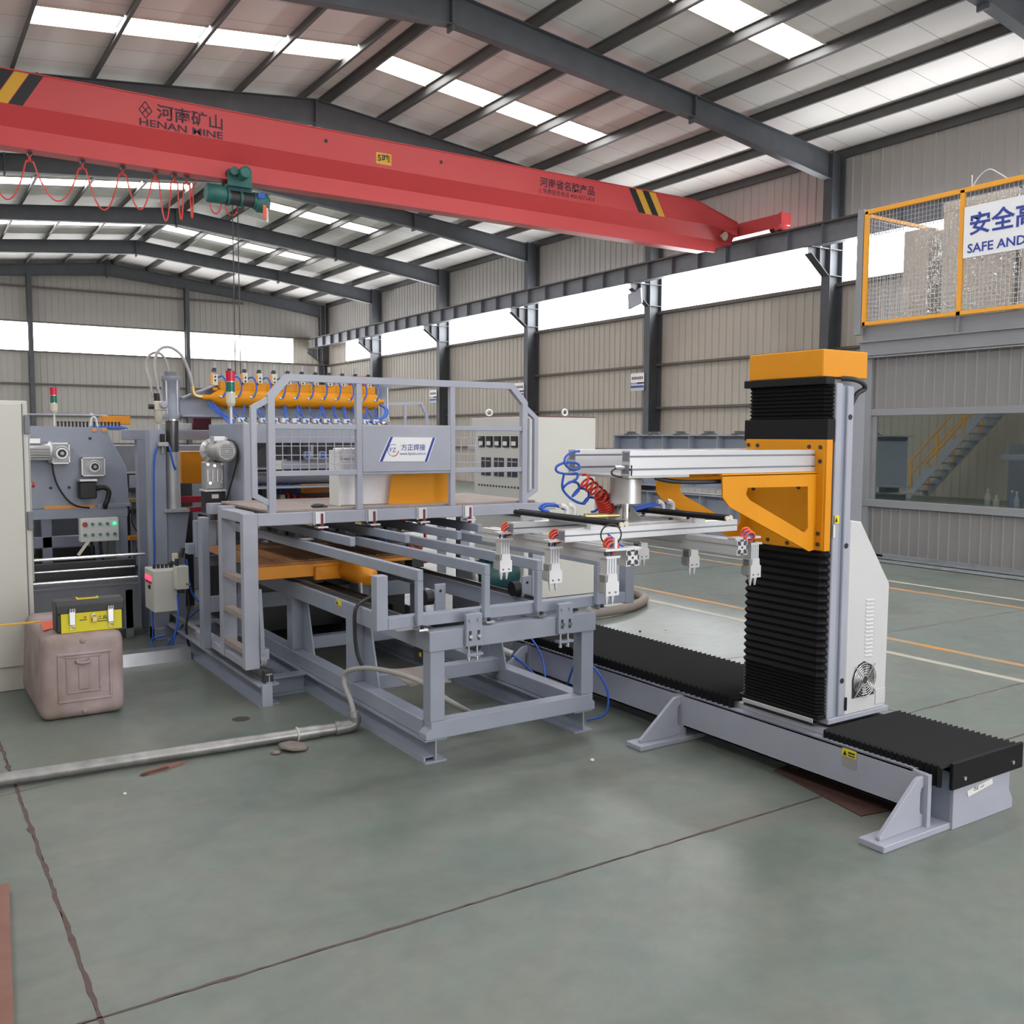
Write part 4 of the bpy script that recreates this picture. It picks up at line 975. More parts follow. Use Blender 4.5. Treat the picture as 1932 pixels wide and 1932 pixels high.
def finger(x, y, sd):
    """pneumatic finger; sd = -1 left of its rail, +1 right of it"""
    rx = 2.245 if sd < 0 else 2.83
    u = box('finger_unit', 'alu_dull', gf, x-0.028, x+0.028, y-0.022, y+0.022, 1.095, 1.165, 0.003)
    MB().prism([(x-0.020, 1.165), (x+0.020, 1.165), (x+0.020, 1.140), (x+0.028, 1.135), (x+0.028, 1.09), (x+0.032, 1.09), (x+0.032, 1.115), (x-0.032, 1.115), (x-0.032, 1.09), (x-0.028, 1.09), (x-0.028, 1.135), (x-0.020, 1.14)][:2]+[(x+0.022, 1.14), (x+0.030, 1.135), (x+0.030, 1.088), (x-0.030, 1.088), (x-0.030, 1.135), (x-0.022, 1.14)], 'y', y-0.026, y-0.021).build('face_plate', 'alu', u)
    c_ = MB().box(x-0.021, x+0.021, y-0.02, y+0.02, 1.165, 1.222).build('cylinder', 'alu', u)
    m_ = MB()
    for k in (-0.012, 0.0, 0.012): m_.box(x+k-0.0016, x+k+0.0016, y-0.0212, y-0.0195, 1.167, 1.22)
    m_.build('groove', 'grey', u)
    MB().box(x-0.028, x+0.036, y-0.024, y+0.024, 1.222, 1.230).build('top_plate', 'alu', u)
    MB().box(min(x, rx)-0.03, max(x, rx)+0.03, y-0.022, y+0.022, 1.247, 1.255).build('hanger_plate', 'alu', u)
    m_ = MB()
    for k in (-0.014, 0.014): m_.cyl((x+k, y, 1.230), (x+k, y, 1.248), 0.004, n=8)
    m_.build('stud', 'dark', u)
    for s_ in (-1, 1): MB().box(x+s_*0.030-0.004, x+s_*0.030+0.004, y-0.02, y+0.02, 1.10, 1.135).build('side_lug', 'alu_dull', u)
    MB().box(x-0.0295, x-0.028, y-0.014, y+0.012, 1.12, 1.16).build('side_window', 'grey_dark', u)
    for dx in (-0.014, 0.012):
        MB().add([(x+dx-0.009, y-0.015, 1.095), (x+dx+0.009, y-0.015, 1.095), (x+dx+0.002, y-0.012, 1.055), (x+dx-0.002, y-0.012, 1.055), (x+dx-0.009, y-0.005, 1.095), (x+dx+0.009, y-0.005, 1.095), (x+dx+0.002, y-0.007, 1.055), (x+dx-0.002, y-0.007, 1.055)],
                 [(0,1,2,3), (7,6,5,4), (0,4,5,1), (1,5,6,2), (2,6,7,3), (3,7,4,0)]).build('prong', 'alu', u)
    for dx in (-0.014, 0.014): MB().cyl((x+dx, y-0.028, 1.10), (x+dx, y-0.025, 1.10), 0.004, n=8).build('screw', 'grey_dark', u)
for y in (2.64, 2.985, 3.34): finger(2.14, y, -1)
for y in (2.68, 3.03, 3.36): finger(2.915, y, 1)
# coiled air lines
def helix(p0, p1, r, turns, n=14, axis2=None):
    p0, p1 = Vector(p0), Vector(p1); d = (p1-p0).normalized(); s = d.orthogonal().normalized(); u = d.cross(s); pts = []
    N = int(turns*n)
    for k in range(N+1): a_ = 2*math.pi*k/n; pts.append(p0.lerp(p1, k/N)+s*(r*math.cos(a_))+u*(r*math.sin(a_)))
    return pts
MB().tube(helix((2.45, 3.20, 1.475), (2.56, 3.20, 1.395), 0.026, 4.5)+helix((2.56, 3.20, 1.395), (2.60, 3.22, 1.33), 0.032, 6), 0.0055, 6).build('coil_hose', 'hose_red', gf, 'red coiled air hose')
MB().tube(catmull([(2.47, 3.25, 1.592), (2.43, 3.25, 1.588), (2.395, 3.25, 1.565), (2.39, 3.24, 1.535), (2.42, 3.23, 1.515), (2.455, 3.23, 1.52), (2.45, 3.24, 1.54), (2.40, 3.25, 1.545), (2.358, 3.26, 1.528), (2.362, 3.26, 1.505), (2.41, 3.25, 1.495), (2.45, 3.24, 1.497), (2.44, 3.23, 1.475), (2.40, 3.24, 1.455), (2.388, 3.25, 1.44),
                  (2.42, 3.25, 1.462), (2.455, 3.24, 1.455), (2.46, 3.24, 1.425), (2.435, 3.25, 1.40), (2.47, 3.25, 1.432), (2.51, 3.24, 1.42), (2.51, 3.24, 1.385), (2.49, 3.25, 1.365), (2.52, 3.25, 1.392), (2.56, 3.24, 1.385), (2.575, 3.24, 1.36), (2.555, 3.24, 1.335), (2.53, 3.24, 1.33)], 6), 0.0055, 6).build('air_hose', 'blue', gf, 'blue looping air hose')
MB().tube(catmull([(2.39, 3.25, 1.50), (2.388, 3.26, 1.44), (2.42, 3.26, 1.40), (2.47, 3.26, 1.372), (2.51, 3.26, 1.365)], 6), 0.0055, 6).build('air_hose', 'blue', gf)
MB().tube(catmull([(2.33, 3.3, 1.335), (2.30, 3.3, 1.352), (2.33, 3.31, 1.366), (2.38, 3.30, 1.362), (2.41, 3.28, 1.345)], 6), 0.006, 6).tube(catmull([(2.34, 3.29, 1.335), (2.305, 3.29, 1.345), (2.335, 3.30, 1.36), (2.385, 3.29, 1.357), (2.42, 3.27, 1.34)], 6), 0.006, 6).build('air_hose', 'blue', gf)
m_ = MB()
for k in range(3): m_.tube(catmull([(2.70, 3.2+0.01*k, 1.325), (2.78, 3.2+0.012*k, 1.338+0.004*k), (2.88, 3.2+0.012*k, 1.352+0.003*k), (2.97, 3.22, 1.355)], 5), 0.005, 6)
m_.build('air_hose', 'blue', gf)
for x, y in ((2.38, 3.22), (2.42, 3.22), (2.90, 3.2), (2.96, 3.2)): MB().tube(catmull([(x, y, 1.318), (x+0.004, y, 1.345), (x-0.010, y, 1.362), (x-0.03, y, 1.364)], 4), 0.011, 8).build('elbow_fitting', 'white', gf)
MB().cyl((2.40, 3.12, 1.325), (2.50, 3.10, 1.325), 0.012, n=10).cyl((2.50, 3.1, 1.325), (2.56, 3.09, 1.325), 0.008, n=8).build('valve', 'brass', gf)
for y in (2.66, 3.0, 3.35):
    for sd, xx in ((-1, 2.175), (1, 2.88)):
        p = [(xx+0.03*sd*-1, y+0.03, 1.30), (xx, y+0.02, 1.285), (xx-0.02, y+0.0, 1.262), (xx-0.03, y+0.01, 1.238), (xx-0.018, y+0.02, 1.215)]
        MB().tube(helix((xx+0.02, y+0.05, 1.272), (xx-0.012, y-0.02, 1.252), 0.022, 3), 0.0042, 5).build('coil_hose', 'hose_or', gf)
        MB().tube(helix((xx+0.024, y+0.055, 1.270), (xx-0.008, y-0.015, 1.250), 0.019, 3)+[Vector((xx-0.03, y-0.01, 1.235)), Vector((xx-0.03, y, 1.21))], 0.0042, 5).build('coil_hose', 'blue', gf)
MB().torus((2.20, 2.70, 1.296), (0.5, 1, 0.1), 0.038, 0.003, 26, 5).build('cable_loop', 'dark', gf)
m_ = MB(); m_.tube([(2.185, 2.70, 1.30), (2.21, 2.66, 1.262), (2.22, 2.65, 1.255)], 0.004, 5).build('cable', 'blue', gf)
box('post', 'alu', gf, 2.165, 2.177, 2.635, 2.645, 1.255, 1.292, 0)
# ================================================================== MESH TABLE (centre foreground)
tb = thing('mesh_table', 'grey steel mesh table on floor beams in the foreground', 'table', (2.75, 5.4, 0))
G = 'grey'
def P5(nm, *a, m=G, parent=None, bevel=0.003, label=None): return box(nm, m, parent or tb, *a, bevel=bevel, label=label)
for x0, x1 in ((2.205, 2.33), (3.145, 3.27)):
    xc = (x0+x1)/2
    m_ = MB(); m_.ibeam((xc, 4.16, 0), (xc, 7.9, 0), 0.125, 0.123, 0.009, 0.008); m_.build('floor_beam', G, tb)
    P5('lower_tube', xc-0.043, xc+0.045, 4.23, 7.6, 0.125, 0.212)
    P5('rail_beam', xc-0.042 if xc < 2.5 else xc-0.03, xc+0.033 if xc < 2.5 else xc+0.045, 4.23, 7.55, 0.575, 0.678)
    P5('rail_strip', xc-0.02, xc+0.025, 4.25, 7.5, 0.678, 0.684, m='dirty', bevel=0); P5('guide_rail', xc-0.006, xc+0.012, 4.25, 7.5, 0.684, 0.70, m='rod', bevel=0)
m_ = MB(); m_.box(2.207, 2.217, 4.18, 6.3, 0.009, 0.03).box(2.217, 2.268, 4.18, 6.3, 0.026, 0.030); m_.build('edge_channel', G, tb)
m_ = MB(); m_.prism([(2.205, 0.124), (3.28, 0.124), (3.28, 0.165), (3.265, 0.18), (3.265, 0.213), (2.235, 0.213), (2.235, 0.178), (2.205, 0.155)], 'y', 4.15, 4.23); m_.build('front_tube', G, tb, bevel=0.003)
P5('cross_tube', 2.31, 3.18, 4.98, 5.06, 0.18, 0.265); P5('cross_tube', 2.31, 3.18, 6.2, 6.28, 0.18, 0.265)
P5('front_post', 2.233, 2.316, 4.155, 4.235, 0.213, 0.577); P5('front_post', 3.186, 3.270, 4.155, 4.235, 0.213, 0.577)
P5('top_beam', 2.224, 3.277, 4.145, 4.235, 0.575, 0.678)
for xc, s_ in ((2.27, 1), (3.205, -1)):
    for ya, yb in ((6.10, 6.20), (5.10, 5.20), (7.2, 7.3)):
        p_ = P5('mid_post', xc-0.042, xc+0.042, ya, yb, 0.212, 0.577)
        MB().prism([(ya, 0.212), (ya-0.20, 0.212), (ya-0.08, 0.577), (ya, 0.577)], 'x', xc+0.030 if s_ > 0 else xc-0.04, xc+0.040 if s_ > 0 else xc-0.03).build('gusset', G, p_)
wl2 = MB().box(2.224, 2.2275, 5.25, 5.33, 0.60, 0.672).build('warning_label', 'alu_dull', tb); MB().box(2.2225, 2.224, 5.25, 5.33, 0.642, 0.672).build('label_head', 'warnyellow', wl2); MB().prism([(5.30, 0.646), (5.322, 0.646), (5.311, 0.667)], 'x', 2.221, 2.2225).build('triangle', 'black', wl2)
# stop bar with end uprights
sb = P5('stop_bar', 2.024, 3.535, 4.20, 4.262, 0.700, 0.760)
P5('upright', 1.962, 2.024, 4.20, 4.262, 0.700, 0.972, parent=sb); P5('upright', 3.535, 3.60, 4.20, 4.262, 0.692, 0.95, parent=sb)
for x in (2.47, 3.05):
    c_ = P5('clamp_plate', x-0.048, x+0.048, 4.12, 4.145, 0.585, 0.752)
    for dx in (-0.025, 0.025):
        MB().cyl((x+dx, 4.112, 0.72), (x+dx, 4.12, 0.72), 0.010, n=8).build('bolt', G, c_)
        MB().box(x+dx-0.006, x+dx+0.006, 4.116, 4.1205, 0.615, 0.665).build('slot', 'dark', c_)
        MB().cyl((x+dx, 4.108, 0.637), (x+dx, 4.12, 0.637), 0.010, n=8).build('bolt', 'chrome', c_)
        MB().cyl((x+dx, 4.135, 0.52), (x+dx, 4.135, 0.585), 0.006, n=8).build('stud', 'chrome', c_)
        MB().cyl((x+dx, 4.135, 0.508), (x+dx, 4.135, 0.524), 0.011, n=6).build('nut', 'chrome', c_)
    MB().box(x-0.045, x+0.05, 4.115, 4.16, 0.535, 0.548).build('jaw', G, c_)
for x0, x1 in ((2.168, 2.201), (2.558, 2.592), (2.889, 2.924), (3.298, 3.345)):
    h_ = MB().box(x0, x1, 4.165, 7.2, 0.935, 0.992).build('support_bar', G, tb, bevel=0.003)
    MB().box(x0, x1, 4.165, 4.20, 0.712, 0.935).build('drop_leg', G, h_, bevel=0.003)
    MB().box(x0-0.006, x1+0.010, 4.135, 4.21, 0.690, 0.700).build('foot_tab', 'chrome', h_)
    MB().cyl(((x0+x1)/2, 4.148, 0.70), ((x0+x1)/2, 4.148, 0.716), 0.011, n=6).build('bolt', 'black', h_)
for x in (2.62, 3.22):
    q_ = P5('bearing_plate', x-0.035, x+0.035, 4.75, 4.765, 0.60, 0.81); MB().cyl((x, 4.745, 0.77), (x, 4.75, 0.77), 0.008, n=8).build('hole', 'black', q_)
    MB().cyl((x-0.08, 4.80, 0.73), (x-0.03, 4.80, 0.73), 0.045, n=16).build('roller', 'black', q_)
P5('pad_plate', 2.12, 2.30, 4.30, 4.42, 0.662, 0.672, m='alu_dull'); P5('sensor_box', 2.38, 2.46, 4.5, 4.62, 0.42, 0.60, m='dark')
P5('sensor_lamp', 2.374, 2.38, 4.53, 4.545, 0.55, 0.57, m='warnyellow', bevel=0); P5('sensor_lamp', 2.374, 2.38, 4.53, 4.545, 0.46, 0.48, m='warnyellow', bevel=0)
MB().prism([(2.32, 4.55), (2.55, 4.50), (2.58, 4.85), (2.36, 4.95)], 'z', 0.30, 0.306).build('drip_plate', 'tan', tb)

# carriage with orange top between the rails
cg2 = thing('mesh_carriage', 'orange mesh carriage on the table rails under the platform', 'carriage', (2.7, 6.6, 0.69))
MB().box(1.95, 3.10, 6.05, 7.3, 0.80, 0.815).build('top_plate', 'deck_o', cg2); MB().box(2.05, 3.05, 6.10, 7.0, 0.8152, 0.819).build('deck_sheet', 'deck_o', cg2)
box('front_apron', 'orange', cg2, 1.95, 2.55, 6.03, 6.05, 0.715, 0.80); box('front_apron', 'orange', cg2, 2.55, 3.10, 6.03, 6.05, 0.775, 0.80); box('drop_block', 'orange', cg2, 2.36, 2.56, 6.0, 6.05, 0.69, 0.78)
for k in range(4): MB().box(2.1+k*0.25, 2.12+k*0.25, 6.1, 7.0, 0.819, 0.825).build('deck_rib', 'rust', cg2)
for x in (2.27, 3.2):
    for y in (6.2, 7.0): box('slide_block', 'dark', cg2, x-0.05, x+0.05, y-0.06, y+0.06, 0.70, 0.80)
ta = MB().lathe([(0.0, -0.075), (0.05, -0.06), (0.072, -0.02), (0.078, 0.0), (0.078, 0.55), (0.05, 0.61), (0.0, 0.63)], (2.60, 5.72, 0.745), (0, 1, 0), 20).build('air_tank', 'orange', cg2, 'round orange tank end')
for dx in (-0.05, 0.03): MB().cyl((2.60+dx, 5.70, 0.60), (2.60+dx, 5.70, 0.70), 0.016, n=10).build('fitting', 'chrome', cg2)
cc = thing('cable_chain', 'black cable chain running along the inside of the table', 'chain', (2.45, 5.6, 0.62))
for k in range(14): box('chain_link', 'bellows', cc, 2.34, 2.50, 5.15+k*0.075, 5.20+k*0.075, 0.60, 0.645, 0.002)
MB().box(2.335, 2.345, 5.12, 6.2, 0.59, 0.65).box(2.495, 2.505, 5.12, 6.2, 0.59, 0.65).build('side_band', 'bellows', cc)
bh = thing('drain_hose', 'black hose hanging down in front of the table side', 'hose', (2.2, 4.95, 0.3))
MB().tube(catmull([(2.45, 5.3, 0.70), (2.32, 5.05, 0.72), (2.20, 4.98, 0.68), (2.185, 4.97, 0.55), (2.19, 4.95, 0.42), (2.21, 4.90, 0.33)], 6), 0.011, 8).build('hose', 'hoseblack', bh)
# orange hoses, pump and cabinet things beyond the table
oh = thing('orange_hose', 'bright orange hose tangled beyond the table rails', 'hose', (3.4, 6.6, 0.7))
MB().tube(catmull([(3.35, 6.9, 0.95), (3.45, 6.7, 1.0), (3.5, 6.6, 0.9), (3.42, 6.5, 0.80), (3.35, 6.6, 0.84), (3.50, 6.7, 0.70), (3.40, 6.6, 0.66), (3.55, 6.5, 0.70)], 6), 0.012, 6).build('hose', 'hose_or', oh)
pm = thing('pump_motor', 'dark green pump motor standing beyond the table rails', 'motor', (3.75, 5.9, 0))
box('stand', 'grey_dark', pm, 3.55, 4.0, 5.85, 6.25, 0, 0.50); MB().lathe([(0.09, 0), (0.12, 0.03), (0.12, 0.30), (0.10, 0.34)], (3.60, 6.0, 0.62), (1, 0, 0), 20).build('body', 'green_m', pm)
MB().lathe([(0.10, 0), (0.135, 0.01), (0.135, 0.03), (0.10, 0.04)], (3.52, 6.0, 0.62), (1, 0, 0), 20).build('pulley', 'alu_dull', pm); box('terminal_box', 'green_m', pm, 3.68, 3.82, 5.93, 6.07, 0.73, 0.80)

# ================================================================== SERVICE PLATFORM WITH LADDER AND RAILING
pf = thing('service_platform', 'grey service platform with ladder, railing and company sign', 'platform', (2.9, 6.2, 0))
def PF(nm, *a, m='grey_pale', parent=None, bevel=0.003, label=None): return box(nm, m, parent or pf, *a, bevel=bevel, label=label)
m_ = MB(); m_.ibeam((1.90, 5.62, 0), (1.90, 8.6, 0), 0.13, 0.13, 0.009, 0.012); m_.build('floor_beam', G, pf)
m_ = MB(); m_.box(1.853, 1.915, 5.60, 5.62, 0.0, 0.132); m_.build('beam_cap', 'grey_pale', pf)
m_ = MB(); m_.ibeam((1.91, 5.64, 0.131), (1.91, 8.5, 0.131), 0.04, 0.06, 0.008, 0.006); m_.build('rail', 'alu_dull', pf)
m_ = MB(); m_.ibeam((1.93, 5.85, 0.0), (2.21, 5.85, 0.0), 0.10, 0.12, 0.009, 0.008); m_.build('tie_beam', G, pf)
m_ = MB(); m_.ibeam((3.95, 5.62, 0), (3.95, 8.6, 0), 0.13, 0.13, 0.009, 0.012); m_.build('floor_beam', G, pf)
PF('ladder_post', 1.793, 1.886, 5.74, 5.80, 0.205, 1.175); PF('ladder_post', 1.793, 1.886, 6.19, 6.27, 0.205, 1.195)
for z in (0.755, 0.53, 0.31): PF('rung', 1.80, 1.85, 5.80, 6.19, z-0.02, z+0.018, m='tan')
PF('ladder_base', 1.80, 1.88, 5.80, 6.9, 0.205, 0.255); 
MB().prism([(5.80, 0.30), (5.72, 0.30), (5.72, 0.40), (5.76, 0.70), (5.80, 0.70)], 'x', 1.886, 1.91).build('side_web', G, pf)
PF('ladder_header', 1.793, 1.886, 5.80, 6.19, 1.12, 1.18); PF('rear_post', 1.75, 1.80, 6.5, 6.6, 0.2, 1.1, m=G)
wh = MB().cyl((1.895, 5.80, 0.26), (1.935, 5.80, 0.26), 0.055, n=20).build('wheel', 'alu', pf); MB().box(1.89, 1.945, 5.74, 5.87, 0.26, 0.325).build('wheel_guard', 'grey_pale', wh)
box('chock', 'dark', pf, 1.88, 1.94, 5.65, 5.70, 0.131, 0.21)
PF('front_beam', 1.886, 4.02, 5.74, 5.80, 1.095, 1.172); PF('front_beam_end', 3.9, 4.16, 5.76, 5.80, 1.115, 1.172)
PF('rear_beam', 1.886, 4.02, 6.80, 6.88, 1.095, 1.172); PF('side_beam', 3.94, 4.02, 5.80, 6.80, 1.095, 1.172)
for k in range(4): PF('deck_plank', 1.97, 4.0, 5.80+k*0.25, 6.045+k*0.25, 1.172, 1.188, m='tan', bevel=0.002)
PF('leg', 3.94, 4.03, 5.74, 5.80, 0.205, 1.095); PF('leg', 3.94, 4.03, 6.8, 6.88, 0.205, 1.095); PF('leg_brace', 3.94, 4.02, 5.80, 6.9, 0.205, 0.255)
# hanging short bars with adjusters
for x in (2.30, 2.665, 3.035, 3.40):
    b_ = PF('hanging_bar', x-0.017, x+0.017, 5.25 if x < 3.3 else 5.6, 7.4, 0.995, 1.05, m=G)
    MB().box(x-0.05, x+0.02, 5.728, 5.740, 1.095, 1.170).box(x-0.055, x-0.045, 5.728, 5.80, 1.09, 1.175).build('adjuster_clip', 'alu', b_)
    MB().cyl((x, 5.735, 1.04), (x, 5.735, 1.16), 0.012, n=8).build('adjuster_bolt', 'maroon', b_); MB().box(x-0.035, x+0.035, 5.71, 5.77, 1.068, 1.078).build('adjuster_nut', 'alu', b_)
# railing
YG = 5.765
def rail(pts, r_=0.02, nm='rail', m='grey_pale'):
    return MB().sweep(pts, r_*2, (0, 1, 0)).build(nm, m, pf)
rail([(1.985, YG, 1.172), (1.985, YG, 1.895), (2.095, YG, 2.015), (3.755, YG, 2.015), (3.870, YG, 1.895), (3.870, YG, 1.172)], 0.022, 'top_rail')
for x in (2.572, 3.270): PF('railing_post', x-0.02, x+0.02, YG-0.02, YG+0.02, 1.172, 1.995)
for z in (1.712, 1.418): PF('mid_rail', 2.005, 3.85, YG-0.015, YG+0.015, z-0.017, z+0.017)
rail([(1.97, YG, 1.875), (1.876, YG, 1.825), (1.876, YG, 1.285), (1.97, YG, 1.235)], 0.017, 'handle'); rail([(3.885, YG, 1.86), (3.972, YG, 1.79), (3.972, YG, 1.265), (3.885, YG, 1.215)], 0.017, 'handle')
rail([(3.92, YG+0.005, 1.79), (3.92, YG+0.005, 1.25)], 0.008, 'handle_rod')
for xa, xb in ((2.005, 2.552), (3.29, 3.50)):
    x = xa+0.055
    while x < xb: MB().box(x-0.0025, x+0.0025, YG-0.0025, YG+0.0025, 1.435, 1.695).build('mesh_wire', 'grey_pale', pf); x += 0.0575
    z = 1.475
    while z < 1.69: MB().box(xa, xb, YG-0.006, YG-0.001, z-0.0025, z+0.0025).build('mesh_wire', 'grey_pale', pf); z += 0.0575
sp = PF('sign_panel', 2.592, 3.25, YG-0.022, YG-0.016, 1.418, 1.722)
def para(m_, pts, y0, y1): m_.prism(pts, 'y', y0, y1); return m_
YS_ = YG-0.022
sgn_ = para(MB(), [(2.785, 1.648), (3.132, 1.645), (3.072, 1.484), (2.705, 1.487)], YS_-0.004, YS_).build('company_sign', 'signwhite', pf, label='white slanted company sign with blue edges')
para(MB(), [(2.790, 1.648), (2.808, 1.648), (2.731, 1.487), (2.711, 1.487)], YS_-0.0055, YS_-0.004).build('edge_stripe', 'navy', sgn_); para(MB(), [(3.108, 1.645), (3.126, 1.645), (3.064, 1.484), (3.046, 1.484)], YS_-0.0055, YS_-0.004).build('edge_stripe', 'navy', sgn_)
text('lettering', '方正焊接', 'navy', sgn_, (2.868, YS_-0.004, 1.562), (1, 0, 0), (0, 0, 1), 0.047, 0.182, 0.0018, 0.004)
text('lettering', 'www.fzjxsb.com.cn', 'navy', sgn_, (2.858, YS_-0.004, 1.530), (1, 0, 0), (0, 0, 1), 0.026, 0.196, 0.0018, 0.002)
text('lettering', 'FZ', 'navy', sgn_, (2.785, YS_-0.004, 1.548), (1, 0, 0), (0, 0, 1), 0.042, 0.045, 0.0018, 0.0)
m_ = MB()
def arc(c, r_, a0, a1, wdt):
    n = 10
    for k in range(n):
        p, q = R(a0+(a1-a0)*k/n), R(a0+(a1-a0)*(k+1)/n)
        m_.bar((c[0]+r_*math.cos(p), YS_-0.005, c[1]+r_*math.sin(p)), (c[0]+r_*math.cos(q), YS_-0.005, c[1]+r_*math.sin(q)), 0.001, wdt, up=(math.cos(p), 0, math.sin(p)))
arc((2.81, 1.560), 0.040, 60, 250, 0.003); m_.build('emblem_arc', 'navy', sgn_)
m_ = MB(); arc((2.81, 1.560), 0.038, 255, 355, 0.006); m_.build('emblem_arc', 'hose_red', sgn_)
# things standing on the platform
t = thing('foam_block', 'tall white foam block standing behind the railing post', 'foam', (2.58, 5.95, 1.188))
MB().box(2.50, 2.655, 5.92, 6.06, 1.19, 1.50).build('lower_block', 'foam', t, bevel=0.006); MB().box(2.51, 2.66, 5.91, 6.05, 1.505, 1.575).build('upper_block', 'foam', t, bevel=0.006); MB().box(2.488, 2.50, 5.9, 6.06, 1.19, 1.56).build('side_sheet', 'paper', t)
t = thing('foam_sheet', 'wide white foam sheet leaning between block and yellow panel', 'foam', (2.78, 5.95, 1.188))
MB().bar((2.66, 5.96, 1.31), (2.92, 5.96, 1.31), 0.04, 0.24).build('sheet', 'foam', t, bevel=0.004); MB().box(2.67, 2.68, 5.935, 5.942, 1.2, 1.42).build('crease', 'paper', t)
t = thing('yellow_panel', 'yellow sheet metal panel leaning on the platform', 'panel', (3.1, 5.9, 1.188))
MB().prism([(2.842, 1.19), (3.33, 1.19), (3.36, 1.40), (2.872, 1.40)], 'y', 5.885, 5.893).build('sheet', 'yellow', t); MB().add([(3.33, 5.893, 1.19), (3.36, 5.893, 1.40), (3.42, 6.10, 1.49), (3.37, 6.10, 1.19), (3.334, 5.893, 1.19), (3.364, 5.893, 1.40), (3.424, 6.1, 1.49), (3.374, 6.1, 1.19)], [(0,1,2,3), (7,6,5,4), (0,4,5,1), (1,5,6,2), (2,6,7,3), (3,7,4,0)]).build('side_flange', 'yellow', t)
MB().box(2.872, 3.36, 5.885, 5.91, 1.395, 1.402).build('top_flange', 'yellow', t)
t = thing('glove', 'dark work glove lying on the platform deck', 'glove', (2.32, 5.86, 1.188))
MB().lathe([(0.006, 0), (0.014, 0.02), (0.016, 0.05), (0.01, 0.09)], (2.28, 5.86, 1.20), (1, 0.1, 0), 8).build('palm', 'dark', t)
for k in range(3): MB().cyl((2.35, 5.85+0.012*k, 1.198), (2.385, 5.845+0.016*k, 1.196), 0.006, n=6).build('finger', 'warnyellow' if k == 1 else 'dark', t)
# ================================================================== MESH WELDING MACHINE (behind the platform)
wm = thing('mesh_welder', 'grey mesh welding machine with orange air tank and lift cylinders', 'machine', (2.9, 7.6, 0))
def PW(nm, *a, m=G, parent=None, bevel=0.003, label=None): return box(nm, m, parent or wm, *a, bevel=bevel, label=label)
# housing: side cheeks, front beams, back plate
PW('side_cheek', 2.16, 2.19, 6.90, 7.75, 1.06, 1.742); PW('side_cheek', 3.80, 3.83, 6.90, 7.75, 1.06, 1.742)
PW('front_post', 2.16, 2.215, 6.86, 6.90, 1.06, 1.742, m='grey_pale')
PW('top_beam', 2.215, 3.83, 6.90, 7.06, 1.60, 1.735); PW('back_plate', 2.19, 3.80, 7.70, 7.75, 1.55, 1.742)
PW('bottom_beam', 2.19, 3.80, 6.95, 7.10, 1.06, 1.17); PW('mid_tube', 2.19, 3.80, 7.0, 7.08, 1.40, 1.475, m='grey_pale'); PW('lower_shelf', 2.19, 3.80, 6.98, 7.2, 1.255, 1.27, m='grey_pale')
MB().cyl((2.19, 7.12, 1.335), (3.80, 7.12, 1.335), 0.045, n=16).build('roller', 'grey_dark', wm)
PW('interior_shade', 2.2, 3.79, 7.4, 7.42, 1.06, 1.6, m='dark', bevel=0)  # dark sheet standing in for the shade inside the housing
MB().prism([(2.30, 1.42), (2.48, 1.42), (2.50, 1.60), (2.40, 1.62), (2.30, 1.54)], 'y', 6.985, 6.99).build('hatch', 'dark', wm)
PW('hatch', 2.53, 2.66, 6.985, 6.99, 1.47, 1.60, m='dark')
for k, x in enumerate((2.68, 2.80, 2.92, 3.04)):
    v_ = PW('solenoid', x-0.028, x+0.028, 6.94, 6.99, 1.49, 1.535, m='alu'); PW('coil', x-0.02, x+0.012, 6.925, 6.94, 1.492, 1.53, m='blue', parent=v_); 
PW('solenoid_rail', 2.66, 3.10, 6.94, 6.99, 1.475, 1.49, m='grey_pale')
for k, x in enumerate((2.86, 2.88, 2.90, 2.93)): MB().cyl((x, 6.88, 1.50), (x, 6.88, 1.60), 0.006, n=6).build('cable', 'black', wm)
PW('tan_bracket', 2.70, 2.725, 6.94, 6.98, 1.49, 1.59, m='grey_pale'); PW('white_bracket', 2.43, 2.48, 6.96, 7.0, 1.40, 1.47, m='cabinet')
PW('clamp_block', 2.42, 2.47, 7.15, 7.25, 1.13, 1.30, m='alu_dull'); PW('clamp_block', 2.52, 2.56, 7.12, 7.2, 1.08, 1.20, m='beige')
MB().tube(helix((2.56, 7.15, 1.16), (2.72, 7.15, 1.12), 0.05, 3), 0.010, 6).build('coil_hose', 'hose_red', wm); MB().tube(helix((2.72, 7.2, 1.12), (2.98, 7.2, 1.12), 0.045, 8), 0.010, 6).build('coil_hose', 'hose_red', wm)
for k in range(5): MB().tube(catmull([(2.35+0.06*k, 7.2, 1.26), (2.40+0.07*k, 7.15, 1.30), (2.48+0.05*k, 7.15, 1.24), (2.5+0.04*k, 7.2, 1.14)], 5), 0.007, 6).build('air_hose', 'blue', wm)
PW('orange_bracket', 2.75, 2.98, 7.2, 7.3, 1.20, 1.27, m='orange')
